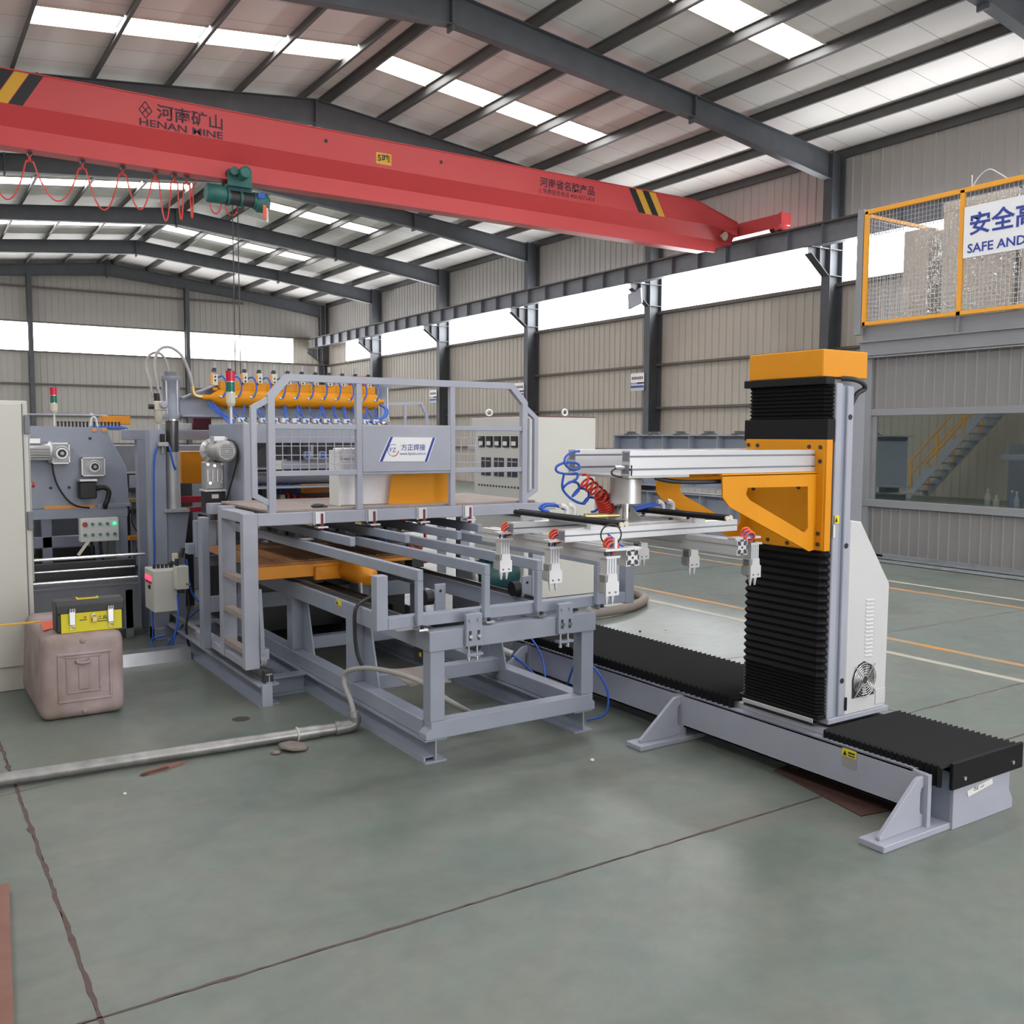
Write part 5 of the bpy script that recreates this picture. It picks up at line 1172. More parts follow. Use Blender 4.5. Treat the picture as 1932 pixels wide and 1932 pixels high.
# gear motor on the left cheek
gm = MB().cyl((2.06, 7.05, 1.54), (2.06, 7.22, 1.54), 0.072, n=22).build('gear_motor', 'alu_dull', wm)
MB().lathe([(0.060, -0.006), (0.074, 0), (0.080, 0.02), (0.080, 0.11), (0.074, 0.12)], (2.06, 6.94, 1.54), (0, 1, 0), 24).build('fan_cover', 'alu_dull', gm)
m_ = MB()
for k in range(7):
    z = -0.042+k*0.014; hw = math.sqrt(max(0.0, 0.052**2-z*z))
    for j in range(9):
        x = -0.052+j*0.013
        if abs(x) < hw and (abs(z) > 0.01 or abs(x) > 0.012): m_.box(2.06+x-0.0045, 2.06+x+0.0045, 6.931, 6.9345, 1.54+z-0.0036, 1.54+z+0.0036)
m_.build('fan_grille', 'grey_dark', gm)
MB().lathe([(0.070, 0), (0.092, 0.012), (0.092, 0.03), (0.072, 0.06)], (2.04, 7.22, 1.54), (0, 1, 0), 24).build('flange', 'alu', gm)
m_ = MB()
for k in range(12):
    a_ = 2*math.pi*k/12; m_.bar((2.04+0.03*math.cos(a_), 7.216, 1.54+0.03*math.sin(a_)), (2.04+0.09*math.cos(a_), 7.216, 1.54+0.09*math.sin(a_)), 0.012, 0.006)
m_.build('cooling_rib', 'alu', gm); box('terminal_box', 'alu', gm, 2.0, 2.085, 7.05, 7.15, 1.612, 1.648); MB().cyl((2.085, 7.1, 1.63), (2.11, 7.1, 1.625), 0.014, n=10).build('gland', 'alu', gm)
gb = box('gear_box', 'alu_dull', wm, 1.97, 2.11, 7.18, 7.30, 1.25, 1.46, 0.01)
for x, z in ((1.985, 1.44), (2.035, 1.43), (2.09, 1.44), (2.0, 1.30), (2.085, 1.31)): MB().cyl((x, 7.165, z), (x, 7.18, z), 0.012, n=8).build('bolt', 'chrome', gb)
for k in range(4): box('fin', 'alu', gb, 1.98+k*0.035, 1.988+k*0.035, 7.165, 7.18, 1.31, 1.40, 0)
box('gear_flange', 'alu', wm, 1.955, 2.12, 7.16, 7.31, 1.235, 1.252); sv = box('servo_motor', 'black', wm, 1.965, 2.115, 7.17, 7.30, 1.075, 1.235, 0.006); box('servo_label', 'paper', sv, 2.01, 2.06, 7.165, 7.17, 1.185, 1.215, 0)
MB().tube(catmull([(2.11, 7.1, 1.625), (2.14, 7.0, 1.60), (2.145, 6.96, 1.50), (2.12, 7.0, 1.35), (2.09, 7.1, 1.15)], 6), 0.006, 6).build('cable', 'black', wm)
# signal tower on the housing
def tower(parent_label, x, y, z, s_=1.0):
    t = thing('signal_tower', parent_label, 'lamp', (x, y, z))
    MB().cyl((x, y, z), (x, y, z+0.11*s_), 0.008*s_, n=8).build('pole', 'white', t); MB().cyl((x, y, z+0.11*s_), (x, y, z+0.13*s_), 0.02*s_, 0.028*s_, n=12).build('neck', 'beige', t)
    MB().cyl((x, y, z+0.13*s_), (x, y, z+0.195*s_), 0.028*s_, n=16).build('base', 'beige', t)
    MB().cyl((x, y, z+0.20*s_), (x, y, z+0.26*s_), 0.027*s_, n=16).build('green_lens', 'tower_green', t); MB().cyl((x, y, z+0.195*s_), (x, y, z+0.20*s_), 0.028*s_, n=16).build('chrome_ring', 'chrome', t)
    MB().cyl((x, y, z+0.26*s_), (x, y, z+0.265*s_), 0.028*s_, n=16).build('chrome_ring', 'chrome', t); MB().cyl((x, y, z+0.265*s_), (x, y, z+0.33*s_), 0.028*s_, n=16).build('red_lens', 'tower_red', t)
tower('red and green signal tower on the welder housing', 2.13, 7.05, 1.742, 1.17)
# gantry: posts, lift cylinders, header
def lift(x, lab):
    t = thing('lift_cylinder', lab, 'cylinder', (x, 8.0, 1.05), 'lift cylinders of the welder')
    MB().cyl((x, 8.0, 1.06), (x, 8.0, 1.52), 0.055, n=20).build('sleeve', 'alu', t); MB().cyl((x, 8.0, 1.52), (x, 8.0, 1.78), 0.05, n=18).build('rod', 'rod', t)
    m_ = MB(); m_.lathe([(0.075, 0), (0.075, 0.04), (0.066, 0.045), (0.066, 0.30), (0.075, 0.305), (0.075, 0.345)], (x, 8.0, 1.785), (0, 0, 1), 20); m_.build('barrel', 'grey', t)
    MB().cyl((x, 8.0, 1.772), (x, 8.0, 1.786), 0.068, n=20).build('chrome_collar', 'chrome', t); MB().cyl((x, 8.0, 2.13), (x, 8.0, 2.165), 0.05, n=16).build('cap', 'grey_dark', t)
    for a_ in (0.6, 1.6, 2.6, 3.9, 5.2): MB().cyl((x+0.068*math.cos(a_), 8+0.068*math.sin(a_), 1.82), (x+0.068*math.cos(a_), 8+0.068*math.sin(a_), 2.10), 0.008, n=8).build('tie_rod', 'alu', t)
    MB().box(x-0.10, x+0.10, 7.9, 8.1, 1.035, 1.06).build('base_flange', 'alu_dull', t)
lift(1.935, 'left grey lift cylinder with exposed dark rod'); lift(3.80, 'right grey lift cylinder above the sign panel')
for x in (1.80, 3.93):
    PW('gantry_post', x-0.06, x+0.06, 7.92, 8.08, 0.0, 1.70); 
    MB().prism([(x, 1.035), (x+0.24 if x < 3 else x-0.24, 1.035), (x+0.20 if x < 3 else x-0.20, 0.75), (x, 0.55)], 'y', 7.94, 8.06).build('cylinder_bracket', G, wm)
    PW('inner_leg', x+0.08 if x < 3 else x-0.22, x+0.22 if x < 3 else x-0.08, 8.02, 8.12, 0.0, 1.0)
hd = MB().prism([(1.99, 1.80), (3.74, 1.80), (3.74, 1.96), (3.55, 2.08), (2.30, 2.08), (1.99, 1.95)], 'y', 7.98, 8.02).build('header_plate', G, wm, bevel=0.002)
MB().box(1.99, 3.74, 7.86, 8.06, 1.805, 1.82).build('header_flange', G, wm); MB().bar((2.0, 7.96, 1.955), (2.32, 7.96, 2.085), 0.10, 0.012).bar((3.74, 7.96, 1.965), (3.55, 7.96, 2.085), 0.10, 0.012).build('header_edge', G, wm)
for x in (2.46, 3.42): 
    l_ = MB().lathe([(0.055, 0), (0.055, 0.02)], (x, 8.0, 2.11), (0, 1, 0), 18).build('lifting_lug', 'grey_pale', wm)
tk_ = MB().lathe([(0.012, -0.13), (0.022, -0.125), (0.022, -0.06), (0.03, -0.05), (0.066, 0.0), (0.074, 0.03), (0.074, 1.36), (0.062, 1.41), (0.022, 1.44), (0.022, 1.48), (0.0, 1.485)], (2.27, 7.86, 1.962), (1, 0, 0), 22).build('air_tank', 'yellow', wm, 'long orange air tank')
MB().box(2.28, 3.66, 7.83, 7.89, 2.028, 2.095).build('manifold', 'yellow', tk_, bevel=0.004); MB().cyl((2.25, 7.86, 2.02), (2.25, 7.86, 2.045), 0.02, n=12).build('bung', 'yellow', tk_)
for x in (2.36, 3.55): MB().box(x-0.022, x+0.022, 7.82, 7.90, 1.865, 1.905).build('tank_foot', 'yellow', tk_)
MB().tube(catmull([(2.165, 7.86, 1.965), (2.12, 7.86, 1.965), (2.08, 7.86, 1.98), (2.07, 7.86, 2.02), (2.07, 7.86, 2.05)], 5), 0.018, 10).build('brass_elbow', 'brass', tk_)
NV = 12
for k in range(NV):
    x = 2.24+k*(3.60-2.24)/(NV-1)
    v_ = PW('valve', x-0.02, x+0.022, 7.82, 7.855, 2.085 if k else 2.06, 2.17 if k else 2.15, m='beige')
    MB().box(x-0.028, x-0.016, 7.83, 7.87, 2.07, 2.16).build('valve_back', 'orange', v_)
    MB().box(x-0.018, x+0.012, 7.83, 7.86, 2.17, 2.19).cyl((x, 7.845, 2.19), (x, 7.845, 2.20), 0.016, n=10).build('valve_cap', 'black', v_)
    MB().cyl((x, 7.845, 2.20), (x, 7.845, 2.235), 0.012, n=10).cyl((x, 7.845, 2.235), (x, 7.845, 2.25), 0.014, n=10).build('silencer', 'alu_dull', v_)
    for dz in (2.10, 2.13): MB().cyl((x, 7.82, dz), (x, 7.826, dz), 0.008, n=8).build('port', 'brass', v_)
    MB().tube(catmull([(x+0.018, 7.835, 2.12), (x+0.05, 7.80, 2.135), (x+0.075, 7.785, 2.09), (x+0.075, 7.78, 2.02), (x+0.05, 7.785, 1.97), (x+0.03, 7.795, 1.975)], 5), 0.007, 6).build('air_hose', 'blue', v_)
    MB().cyl((x+0.025, 7.79, 1.972), (x+0.045, 7.79, 1.965), 0.010, n=8).build('fitting', 'alu', v_)
# blue hoses down to the row of white valve blocks
for k in range(15):
    x = 2.32+k*0.092
    w_ = PW('valve_block', x-0.030, x+0.030, 7.70, 7.76, 1.762, 1.800, m='white')
    MB().cyl((x+0.01, 7.69, 1.765), (x+0.03, 7.66, 1.745), 0.01, n=8).build('fitting', 'beige', w_)
    rr_ = random.Random(k)
    for d_ in (0, 1):
        x1 = x+rr_.uniform(-0.08, 0.05)
        MB().tube(catmull([(x1+0.02, 7.80, 1.91), (x1+0.01, 7.75, 1.87), ((x+x1)/2, 7.72, 1.82), (x+0.012+0.02*d_, 7.69, 1.76)], 5), 0.006, 6).build('air_hose', 'blue', w_)
for k in range(3): MB().tube(catmull([(2.18+0.02*k, 7.82, 1.92), (2.20+0.02*k, 7.76, 1.86), (2.25+0.02*k, 7.65, 1.80), (2.28+0.02*k, 7.5, 1.72)], 5), 0.007, 6).build('air_hose', 'blue', wm)
for k in range(3): MB().tube(catmull([(3.70, 7.84, 1.94), (3.74+0.01*k, 7.8, 1.90), (3.70+0.012*k, 7.75, 1.83), (3.55, 7.7, 1.78)], 5), 0.009, 6).build('air_hose', 'blue', wm)
PW('red_box', 3.56, 3.76, 8.1, 8.2, 1.99, 2.20, m='crimson'); PW('maroon_panel', 2.13, 2.28, 8.1, 8.15, 1.70, 1.80, m='maroon'); PW('white_panel', 1.86, 2.13, 8.12, 8.15, 1.70, 1.755, m='signwhite')
# service unit (filter regulator) with hose loop
fr_ = thing('filter_regulator', 'air filter regulator with arched hoses left of the lift cylinder', 'regulator', (1.80, 7.92, 1.74))
MB().lathe([(0.012, 0), (0.030, 0.015), (0.032, 0.10), (0.034, 0.105)], (1.81, 7.9, 1.745), (0, 0, 1), 16).build('bowl', 'beige', fr_); box('body', 'beige', fr_, 1.775, 1.86, 7.87, 7.93, 1.85, 1.925, 0.006)
MB().lathe([(0.02, 0), (0.03, 0.01), (0.03, 0.03), (0.02, 0.035)], (1.84, 7.865, 1.895), (0, -1, 0), 14).build('gauge', 'grey_pale', fr_); MB().cyl((1.80, 7.9, 1.925), (1.80, 7.9, 1.985), 0.022, n=12).build('knob', 'black', fr_); MB().cyl((1.775, 7.9, 1.88), (1.735, 7.9, 1.88), 0.02, n=12).build('side_cap', 'black', fr_)
MB().tube(catmull([(1.775, 7.92, 1.96), (1.755, 7.95, 2.10), (1.745, 8.0, 2.20), (1.77, 8.0, 2.285), (1.83, 8.0, 2.315), (1.885, 8.0, 2.28), (1.92, 8.0, 2.17)], 6), 0.011, 8).build('hose', 'hose_grey', fr_)
MB().tube(catmull([(1.83, 7.9, 1.93), (1.80, 7.9, 2.08), (1.785, 7.9, 2.20), (1.82, 7.9, 2.32), (1.90, 7.9, 2.355), (1.985, 7.88, 2.30), (2.04, 7.87, 2.18), (2.07, 7.86, 2.05)], 6), 0.012, 8).build('hose', 'hose_grey', fr_)
f2 = thing('filter_regulator', 'small air regulator on the left gantry post', 'regulator', (1.83, 7.9, 1.50))
box('body', 'alu_dull', f2, 1.795, 1.875, 7.87, 7.92, 1.565, 1.60, 0.004); MB().cyl((1.835, 7.9, 1.60), (1.835, 7.9, 1.665), 0.018, n=12).build('knob', 'black', f2); MB().cyl((1.835, 7.9, 1.51), (1.835, 7.9, 1.565), 0.012, n=10).build('bowl', 'alu_dull', f2)
MB().tube(catmull([(1.80, 7.89, 1.57), (1.765, 7.89, 1.45), (1.75, 7.88, 1.0), (1.745, 7.88, 0.7), (1.72, 7.86, 0.35), (1.70, 7.8, 0.05)], 6), 0.007, 6).tube(catmull([(1.875, 7.89, 1.58), (1.89, 7.88, 1.52), (1.91, 7.88, 1.42), (1.93, 7.9, 1.38)], 6), 0.008, 6).build('hose', 'blue', f2)
# control boxes on the left post
cb1 = thing('spot_controller', 'grey controller box with glowing red display on the welder post', 'controller', (1.72, 7.6, 0.31))
m_ = MB().box(1.64, 1.82, 7.45, 7.75, 0.31, 0.63).build('case', 'cabinet', cb1, bevel=0.006)
MB().box(1.636, 1.64, 7.53, 7.72, 0.545, 0.575).build('display', 'led_red', cb1, 'glowing red digital display'); box('knob', 'black', cb1, 1.63, 1.64, 7.56, 7.60, 0.48, 0.51)
MB().box(1.6385, 1.64, 7.52, 7.72, 0.52, 0.538).build('red_strip', 'crimson', cb1)
m_ = MB()
for k in range(5): m_.cyl((1.68+0.03*k, 7.6, 0.63), (1.68+0.03*k, 7.6, 0.66), 0.012, n=8)
m_.build('terminals', 'dark', cb1)
cb2 = thing('junction_box', 'small pale junction box hung on the welder post', 'box', (1.83, 7.5, 0.48))
box('case', 'cabinet', cb2, 1.785, 1.875, 7.35, 7.45, 0.49, 0.665); box('gland', 'black', cb2, 1.80, 1.85, 7.38, 7.42, 0.455, 0.49); MB().cyl((1.85, 7.335, 0.53), (1.88, 7.335, 0.525), 0.008, n=8).build('lock', 'brass', cb2)
MB().cyl((1.80, 7.4, 0.665), (1.80, 7.4, 0.72), 0.014, n=8).cyl((1.83, 7.4, 0.73), (1.85, 7.4, 0.80), 0.018, n=8).build('connector', 'dark', cb2); box('regulator', 'beige', cb2, 1.775, 1.815, 7.40, 7.44, 0.70, 0.76)
PW('wire_guide', 1.95, 2.02, 7.4, 7.5, 0.72, 1.0); PW('side_arm', 1.90, 2.15, 7.45, 7.55, 0.74, 0.82); PW('guide_plate', 2.02, 2.10, 7.38, 7.40, 0.78, 1.0); PW('red_frame', 1.95, 2.4, 8.05, 8.12, 1.10, 1.15, m='crimson'); PW('red_frame', 1.95, 2.4, 8.05, 8.12, 1.02, 1.06, m='crimson')
PW('orange_bin', 2.05, 2.5, 8.2, 8.4, 1.25, 1.52, m='orange')
# hoses on the floor at the left of the platform
for k, (pts, mm, lab) in enumerate((
    ([(1.80, 7.4, 0.45), (1.79, 7.35, 0.3), (1.74, 7.3, 0.12), (1.72, 7.4, 0.02), (1.66, 7.6, 0.02), (1.69, 7.75, 0.05), (1.78, 7.7, 0.08)], 'blue', 'blue air hose dropping from the junction box to the floor'),
    ([(1.72, 7.5, 0.02), (1.83, 7.6, 0.10), (1.98, 7.75, 0.20), (2.15, 7.9, 0.25), (2.35, 7.95, 0.22)], 'blue', 'blue air hose rising behind the ladder'),
    ([(1.90, 7.5, 0.70), (1.92, 7.45, 0.45), (2.0, 7.4, 0.35), (2.15, 7.5, 0.32)], 'blue', 'blue air hose looping beside the ladder post'),
    ([(1.87, 7.4, 0.50), (1.885, 7.4, 0.35), (1.86, 7.4, 0.18), (1.88, 7.4, 0.02)], 'black', 'black cable hanging from the junction box'))):
    t = thing('air_hose', lab, 'hose', pts[0]); MB().tube(catmull(pts, 6), 0.008, 6).build('hose', mm, t)

# ================================================================== WIRE FEEDER (left)
fd = thing('wire_feeder', 'grey wire feeder with two gearboxes left of the welder', 'machine', (1.3, 9.2, 0))
def PD(nm, *a, m=G, parent=None, bevel=0.003, label=None): return box(nm, m, parent or fd, *a, bevel=bevel, label=label)
MB().prism([(0.70, 1.735), (1.62, 1.72), (1.66, 1.60), (1.70, 1.52), (1.775, 1.36), (1.79, 1.03), (0.70, 1.02)], 'y', 9.0, 9.02).build('side_plate', G, fd, bevel=0.003)
MB().prism([(0.70, 1.735), (1.62, 1.72), (1.66, 1.60), (1.70, 1.52), (1.775, 1.36), (1.79, 1.03), (0.70, 1.02)], 'y', 10.2, 10.22).build('side_plate', G, fd, bevel=0.003)
PD('base_lip', 1.52, 1.80, 8.97, 9.0, 1.02, 1.05); PD('orange_gap', 1.10, 1.5, 8.995, 9.0, 1.02, 1.045, m='orange', bevel=0)
PD('frame_beam', 0.70, 1.77, 8.98, 9.06, 0.93, 1.015); PD('leg', 1.68, 1.765, 8.98, 9.06, 0.0, 0.93); PD('leg', 0.9, 0.98, 8.98, 9.06, 0.0, 0.93); PD('leg', 1.68, 1.765, 10.1, 10.18, 0.0, 0.93); PD('leg', 0.9, 0.98, 10.1, 10.18, 0.0, 0.93)
PD('frame_beam', 0.70, 1.77, 10.1, 10.18, 0.93, 1.015); PD('side_beam', 1.69, 1.76, 9.06, 10.1, 0.93, 1.015); PD('inner_post', 1.15, 1.23, 9.6, 9.68, 0.3, 0.93); PD('inner_beam', 1.0, 1.7, 9.6, 9.68, 0.62, 0.72)
for x, z in ((1.48, 1.625), (1.155, 1.20), (1.30, 1.20)): MB().cyl((x, 8.996, z), (x, 9.0, z), 0.013, n=10).build('hole', 'black', fd)
def gearbox(x, z, hw, hh, nm_l):
    g_ = MB().box(x-hw, x+hw, 8.93, 9.0, z-hh, z+hh).build('gearbox', 'alu_dull', fd, nm_l, bevel=0.004)
    m_ = MB(); f_ = 0.010
    m_.box(x-hw, x+hw, 8.915, 8.93, z+hh-f_, z+hh).box(x-hw, x+hw, 8.915, 8.93, z-hh, z-hh+f_).box(x-hw, x-hw+f_, 8.915, 8.93, z-hh, z+hh).box(x+hw-f_, x+hw, 8.915, 8.93, z-hh, z+hh); m_.build('rim', 'alu', g_)
    MB().cyl((x+0.01, 8.905, z), (x+0.01, 8.93, z), hh*0.70, n=20).build('hub', 'alu', g_); MB().torus((x+0.01, 8.905, z), (0, 1, 0), hh*0.6, 0.006).build('hub_ring', 'alu_dull', g_); MB().cyl((x+0.01, 8.895, z), (x+0.01, 8.91, z), hh*0.38, n=18).build('bore', 'dark', g_); MB().cyl((x+0.01, 8.89, z), (x+0.01, 8.9, z), hh*0.16, n=12).build('shaft', 'alu_dull', g_)
    return g_
gearbox(1.23, 1.498, 0.072, 0.09, None); gearbox(1.487, 1.38, 0.095, 0.082, None)
mo = MB().lathe([(0.06, 0), (0.075, 0.01), (0.075, 0.20), (0.095, 0.205), (0.095, 0.225), (0.05, 0.23)], (0.93, 8.9, 1.51), (1, 0, 0), 20).build('feed_motor', 'alu', fd); box('terminal_box', 'alu', mo, 0.97, 1.07, 8.85, 8.95, 1.58, 1.625)
for k in range(6): MB().box(0.95, 1.13, 8.815+0.0*k, 8.825, 1.45+k*0.022, 1.455+k*0.022).build('fin', 'alu_dull', mo)
sv2 = box('servo_motor', 'black', fd, 1.36, 1.50, 8.86, 8.98, 1.105, 1.255, 0.01); box('servo_flange', 'alu', fd, 1.365, 1.505, 8.855, 8.985, 1.255, 1.275)
MB().tube(catmull([(1.50, 8.9, 1.19), (1.56, 8.88, 1.20), (1.60, 8.88, 1.17), (1.59, 8.88, 1.10), (1.57, 8.88, 1.05), (1.57, 8.9, 1.02)], 5), 0.022, 8).build('corrugated_conduit', 'black', fd)
MB().tube(catmull([(1.165, 8.93, 1.41), (1.17, 8.92, 1.33), (1.20, 8.92, 1.22), (1.27, 8.92, 1.10), (1.35, 8.93, 1.04), (1.45, 8.95, 1.02)], 6), 0.008, 6).build('cable', 'black', fd)
bx = box('control_panel', 'white', fd, 1.358, 1.668, 8.86, 8.96, 0.732, 0.935, 0.004, 'white push-button control box')
for r_ in range(2):
    for c_ in range(5):
        x = 1.395+c_*0.060; z = 0.885-r_*0.092
        nm_ = 'btn_red' if (r_, c_) == (0, 0) else ('led_green' if (r_, c_) == (0, 4) else 'btn_green')
        q_ = MB().cyl((x, 8.846, z), (x, 8.86, z), 0.021 if (r_, c_) == (0, 0) else 0.0135, n=12).build('button', nm_, bx, 'red stop button' if (r_, c_) == (0, 0) else ('lit green lamp' if (r_, c_) == (0, 4) else None))
m_ = MB()
for k in range(2): m_.tube(catmull([(1.45+0.07*k, 8.9, 0.732), (1.46+0.07*k, 8.9, 0.6), (1.50+0.07*k, 8.95, 0.5), (1.50+0.05*k, 9.0, 0.3)], 5), 0.013, 6)
m_.build('conduit', 'black', fd)
tower('red and green signal tower on the wire feeder', 1.208, 9.05, 1.73, 1.0)
for k in range(18):
    x = 1.27+k*0.030
    n_ = MB().cyl((x, 9.3, 1.72), (x, 9.3, 1.765), 0.008, n=8).cyl((x, 9.3, 1.765), (x, 9.3, 1.775), 0.011, n=8).build('feed_nozzle', 'dark', fd)
    if k > 8: MB().tube(catmull([(x, 9.28, 1.735), (x+0.02, 9.25, 1.728), (x+0.06, 9.22, 1.715)], 3), 0.006, 5).build('air_hose', 'blue', fd)
PD('nozzle_rail', 1.25, 1.82, 9.27, 9.33, 1.70, 1.72); PD('orange_motor_cover', 1.66, 1.90, 9.4, 9.6, 1.755, 1.83, m='orange'); 
MB().tube([(1.0, 9.5, 1.835), (1.70, 9.5, 1.835), (1.78, 9.5, 1.80), (1.83, 9.5, 1.75)], 0.010, 6).build('guide_tube', 'grey_pale', fd); MB().tube(catmull([(1.52, 9.2, 1.73), (1.53, 9.2, 1.80), (1.56, 9.2, 1.81), (1.58, 9.2, 1.73)], 5), 0.010, 6).build('clear_hose', 'white', fd); MB().cyl((1.53, 9.2, 1.83), (1.53, 9.2, 1.85), 0.018, n=10).build('plug', 'white', fd)
for x in (1.50, 1.58): PD('orange_tab', x, x+0.035, 8.99, 9.0, 1.685, 1.71, m='orange', bevel=0)
# portal between feeder and welder
bf = thing('wire_portal', 'dark grey portal frame linking wire feeder and welder', 'frame', (2.0, 8.6, 0))
box('top_beam', G, bf, 1.66, 2.55, 8.5, 8.6, 1.615, 1.70); 
for x in (1.80, 2.0, 2.4): box('post', G, bf, x-0.035, x+0.035, 8.5, 8.6, 0.0, 1.615)
MB().lathe([(0.03, 0), (0.10, 0.02), (0.115, 0.06), (0.10, 0.10), (0.03, 0.12)], (2.06, 8.7, 1.43), (0.2, 1, 0), 18).build('wire_reel', 'dirty', bf)
for z, mm in ((1.30, 'alu_dull'), (1.22, 'dark'), (1.12, 'brass'), (1.06, 'orange'), (0.80, 'rust_d'), (0.72, 'white')): box('guide_block', mm, bf, 1.84, 1.98, 8.62, 8.70, z-0.03, z+0.03)
for k in range(4):
    b_ = thing('wire_bundle', ('leftmost', 'second', 'third', 'rightmost')[k]+' pale wire rod standing in the dark rack', 'rod', (1.885+k*0.022, 9.5, 0.35), 'wire rods in the rack')
    m_ = MB()
    for j in range(7): m_.bar((1.875+k*0.024+0.004*(j % 2), 9.5, 0.36+j*0.09), (1.88+k*0.024-0.004*(j % 2), 9.5, 0.43+j*0.09), 0.011, 0.011)
    m_.build('rod', 'cabinet', b_); MB().cyl((1.878+k*0.024, 9.51, 0.0), (1.878+k*0.024, 9.51, 1.0), 0.006, n=6).build('core', 'dark', b_)
# roller stand behind the tool box
rs = thing('roller_stand', 'dark roller stand with chrome shafts behind the toolbox', 'stand', (1.3, 8.3, 0))
for y, z, r_ in ((8.1, 0.69, 0.013), (8.2, 0.58, 0.008), (8.1, 0.505, 0.012)): MB().cyl((0.80, y, z), (1.72 if z > 0.6 else 1.66, y, z), r_, n=12).build('shaft', 'chrome', rs)
MB().box(0.8, 1.70, 8.35, 8.45, 0.40, 0.62).build('bed', 'dark', rs); MB().box(0.8, 1.68, 8.15, 8.35, 0.08, 0.44).build('trough', 'grey_dark', rs); 
for x in (0.85, 1.60): box('leg', 'grey_dark', rs, x-0.03, x+0.03, 8.15, 8.45, 0.0, 0.4)
MB().box(0.80, 1.66, 8.12, 8.16, 0.46, 0.485).build('edge_bar', 'grey_dark', rs); MB().bar((1.22, 8.1, 0.71), (1.30, 8.1, 0.82), 0.02, 0.02).build('lever', 'beige', rs)
t = thing('steel_channel', 'bright folded steel channel lying between tub and ladder', 'channel', (1.6, 7.2, 0))
MB().prism([(7.10, 0.0), (7.14, 0.085), (7.28, 0.085), (7.32, 0.0), (7.31, 0.0), (7.275, 0.078), (7.145, 0.078), (7.11, 0.0)], 'x', 1.25, 1.82).build('channel', 'galv', t)
MB().box(1.25, 1.26, 7.14, 7.28, 0.0, 0.078).build('end_web', 'galv', t)

# ================================================================== LEFT FOREGROUND
wc = thing('control_cabinet', 'tall white control cabinet at the left edge', 'cabinet', (0.3, 7.1, 0))
m_ = MB(); m_.prism([(-0.35, 0.14), (0.45, 0.14), (0.50, 0.0), (0.755, 0.0), (0.755, 1.87), (-0.35, 1.87)], 'y', 6.83, 7.45); m_.build('body', 'cabinet', wc, bevel=0.006)
box('door', 'cabinet', wc, -0.33, 0.72, 6.815, 6.83, 0.16, 1.85, 0.004); box('door_gap', 'grey_dark', wc, 0.722, 0.728, 6.822, 6.83, 0.30, 1.85, 0)
for z in (1.72, 1.10): box('hinge', 'grey_dark', wc, 0.735, 0.765, 6.81, 6.835, z-0.06, z+0.06)
box('side_strip', 'alu_dull', wc, 0.755, 0.765, 6.84, 6.87, 0.7, 1.7)
ln = MB().cyl((0.775, 6.9, 1.33), (0.79, 6.9, 1.33), 0.02, n=12).build('red_button', 'btn_red', wc); MB().cyl((0.755, 6.9, 1.33), (0.775, 6.9, 1.33), 0.012, n=10).build('stem', 'alu', ln)
tub = thing('plastic_tub', 'grubby pink plastic canister lying on the floor', 'canister', (0.9, 6.4, 0))
bm = bmesh.new(); bmesh.ops.create_cube(bm, size=1.0)
for v in bm.verts:
    v.co.x = v.co.x*0.465; v.co.y = v.co.y*0.90; v.co.z = v.co.z*0.50+0.25
    if v.co.z > 0.3 and v.co.x < 0: v.co.x += 0.03
bmesh.ops.bevel(bm, geom=bm.edges[:], offset=0.07, segments=5, profile=0.6, affect='EDGES')
me = bpy.data.meshes.new('body'); bm.to_mesh(me); bm.free(); me.materials.append(MATS['pink'])
me.polygons.foreach_set('use_smooth', [True]*len(me.polygons))
o = bpy.data.objects.new('body', me); C.objects.link(o); o.parent = tub; 
tub.rotation_euler = (0, 0, 0)
yf = 5.95
m_ = MB()
def frame_rect(x0, x1, z0, z1, w_, y0, y1):
    for a_ in ((x0, x1, z0, z0+w_), (x0, x1, z1-w_, z1), (x0, x0+w_, z0+w_, z1-w_), (x1-w_, x1, z0+w_, z1-w_)): m_.box(a_[0], a_[1], y0, y1, a_[2], a_[3])
frame_rect(0.765, 1.06, 0.10, 0.39, 0.015, yf-0.008, yf+0.01); frame_rect(0.81, 1.00, 0.15, 0.37, 0.012, yf-0.006, yf+0.01); m_.build('embossed_frame', 'pink', tub, bevel=0.004)
MB().tube(catmull([(0.87, yf-0.004, 0.345), (0.875, yf-0.022, 0.335), (0.905, yf-0.03, 0.332), (0.935, yf-0.022, 0.335), (0.94, yf-0.004, 0.345)], 5), 0.010, 8).build('grip', 'tan', tub); MB().box(0.875, 0.935, yf-0.006, yf+0.01, 0.17, 0.31).build('grip_recess', 'pink', tub, bevel=0.005)
for z in (0.455, 0.04): MB().lathe([(0.018, 0), (0.016, 0.012), (0.008, 0.018)], (0.905, yf+0.012, z), (0, -1, 0), 12).build('boss', 'tan', tub)
tbx = thing('toolbox', 'yellow and black toolbox with steel latches on the pink canister', 'toolbox', (0.955, 6.08, 0.50))
x0, x1, ya, yb, zb = 0.775, 1.145, 6.0, 6.16, 0.50
box('body', 'toolyellow', tbx, x0+0.025, x1-0.012, ya, yb, zb, zb+0.115, 0.002); box('end_cap', 'dark', tbx, x0, x0+0.03, ya+0.004, yb, zb, zb+0.12, 0.01); box('end_cap', 'dark', tbx, x1-0.014, x1+0.004, ya+0.004, yb, zb, zb+0.12, 0.006)
ld = MB().prism([(ya-0.004, zb+0.113), (yb+0.004, zb+0.113), (yb+0.004, zb+0.165), (yb-0.03, zb+0.185), (ya+0.03, zb+0.185), (ya-0.004, zb+0.165)], 'x', x0, x1+0.004).build('lid', 'dark', tbx, bevel=0.006)
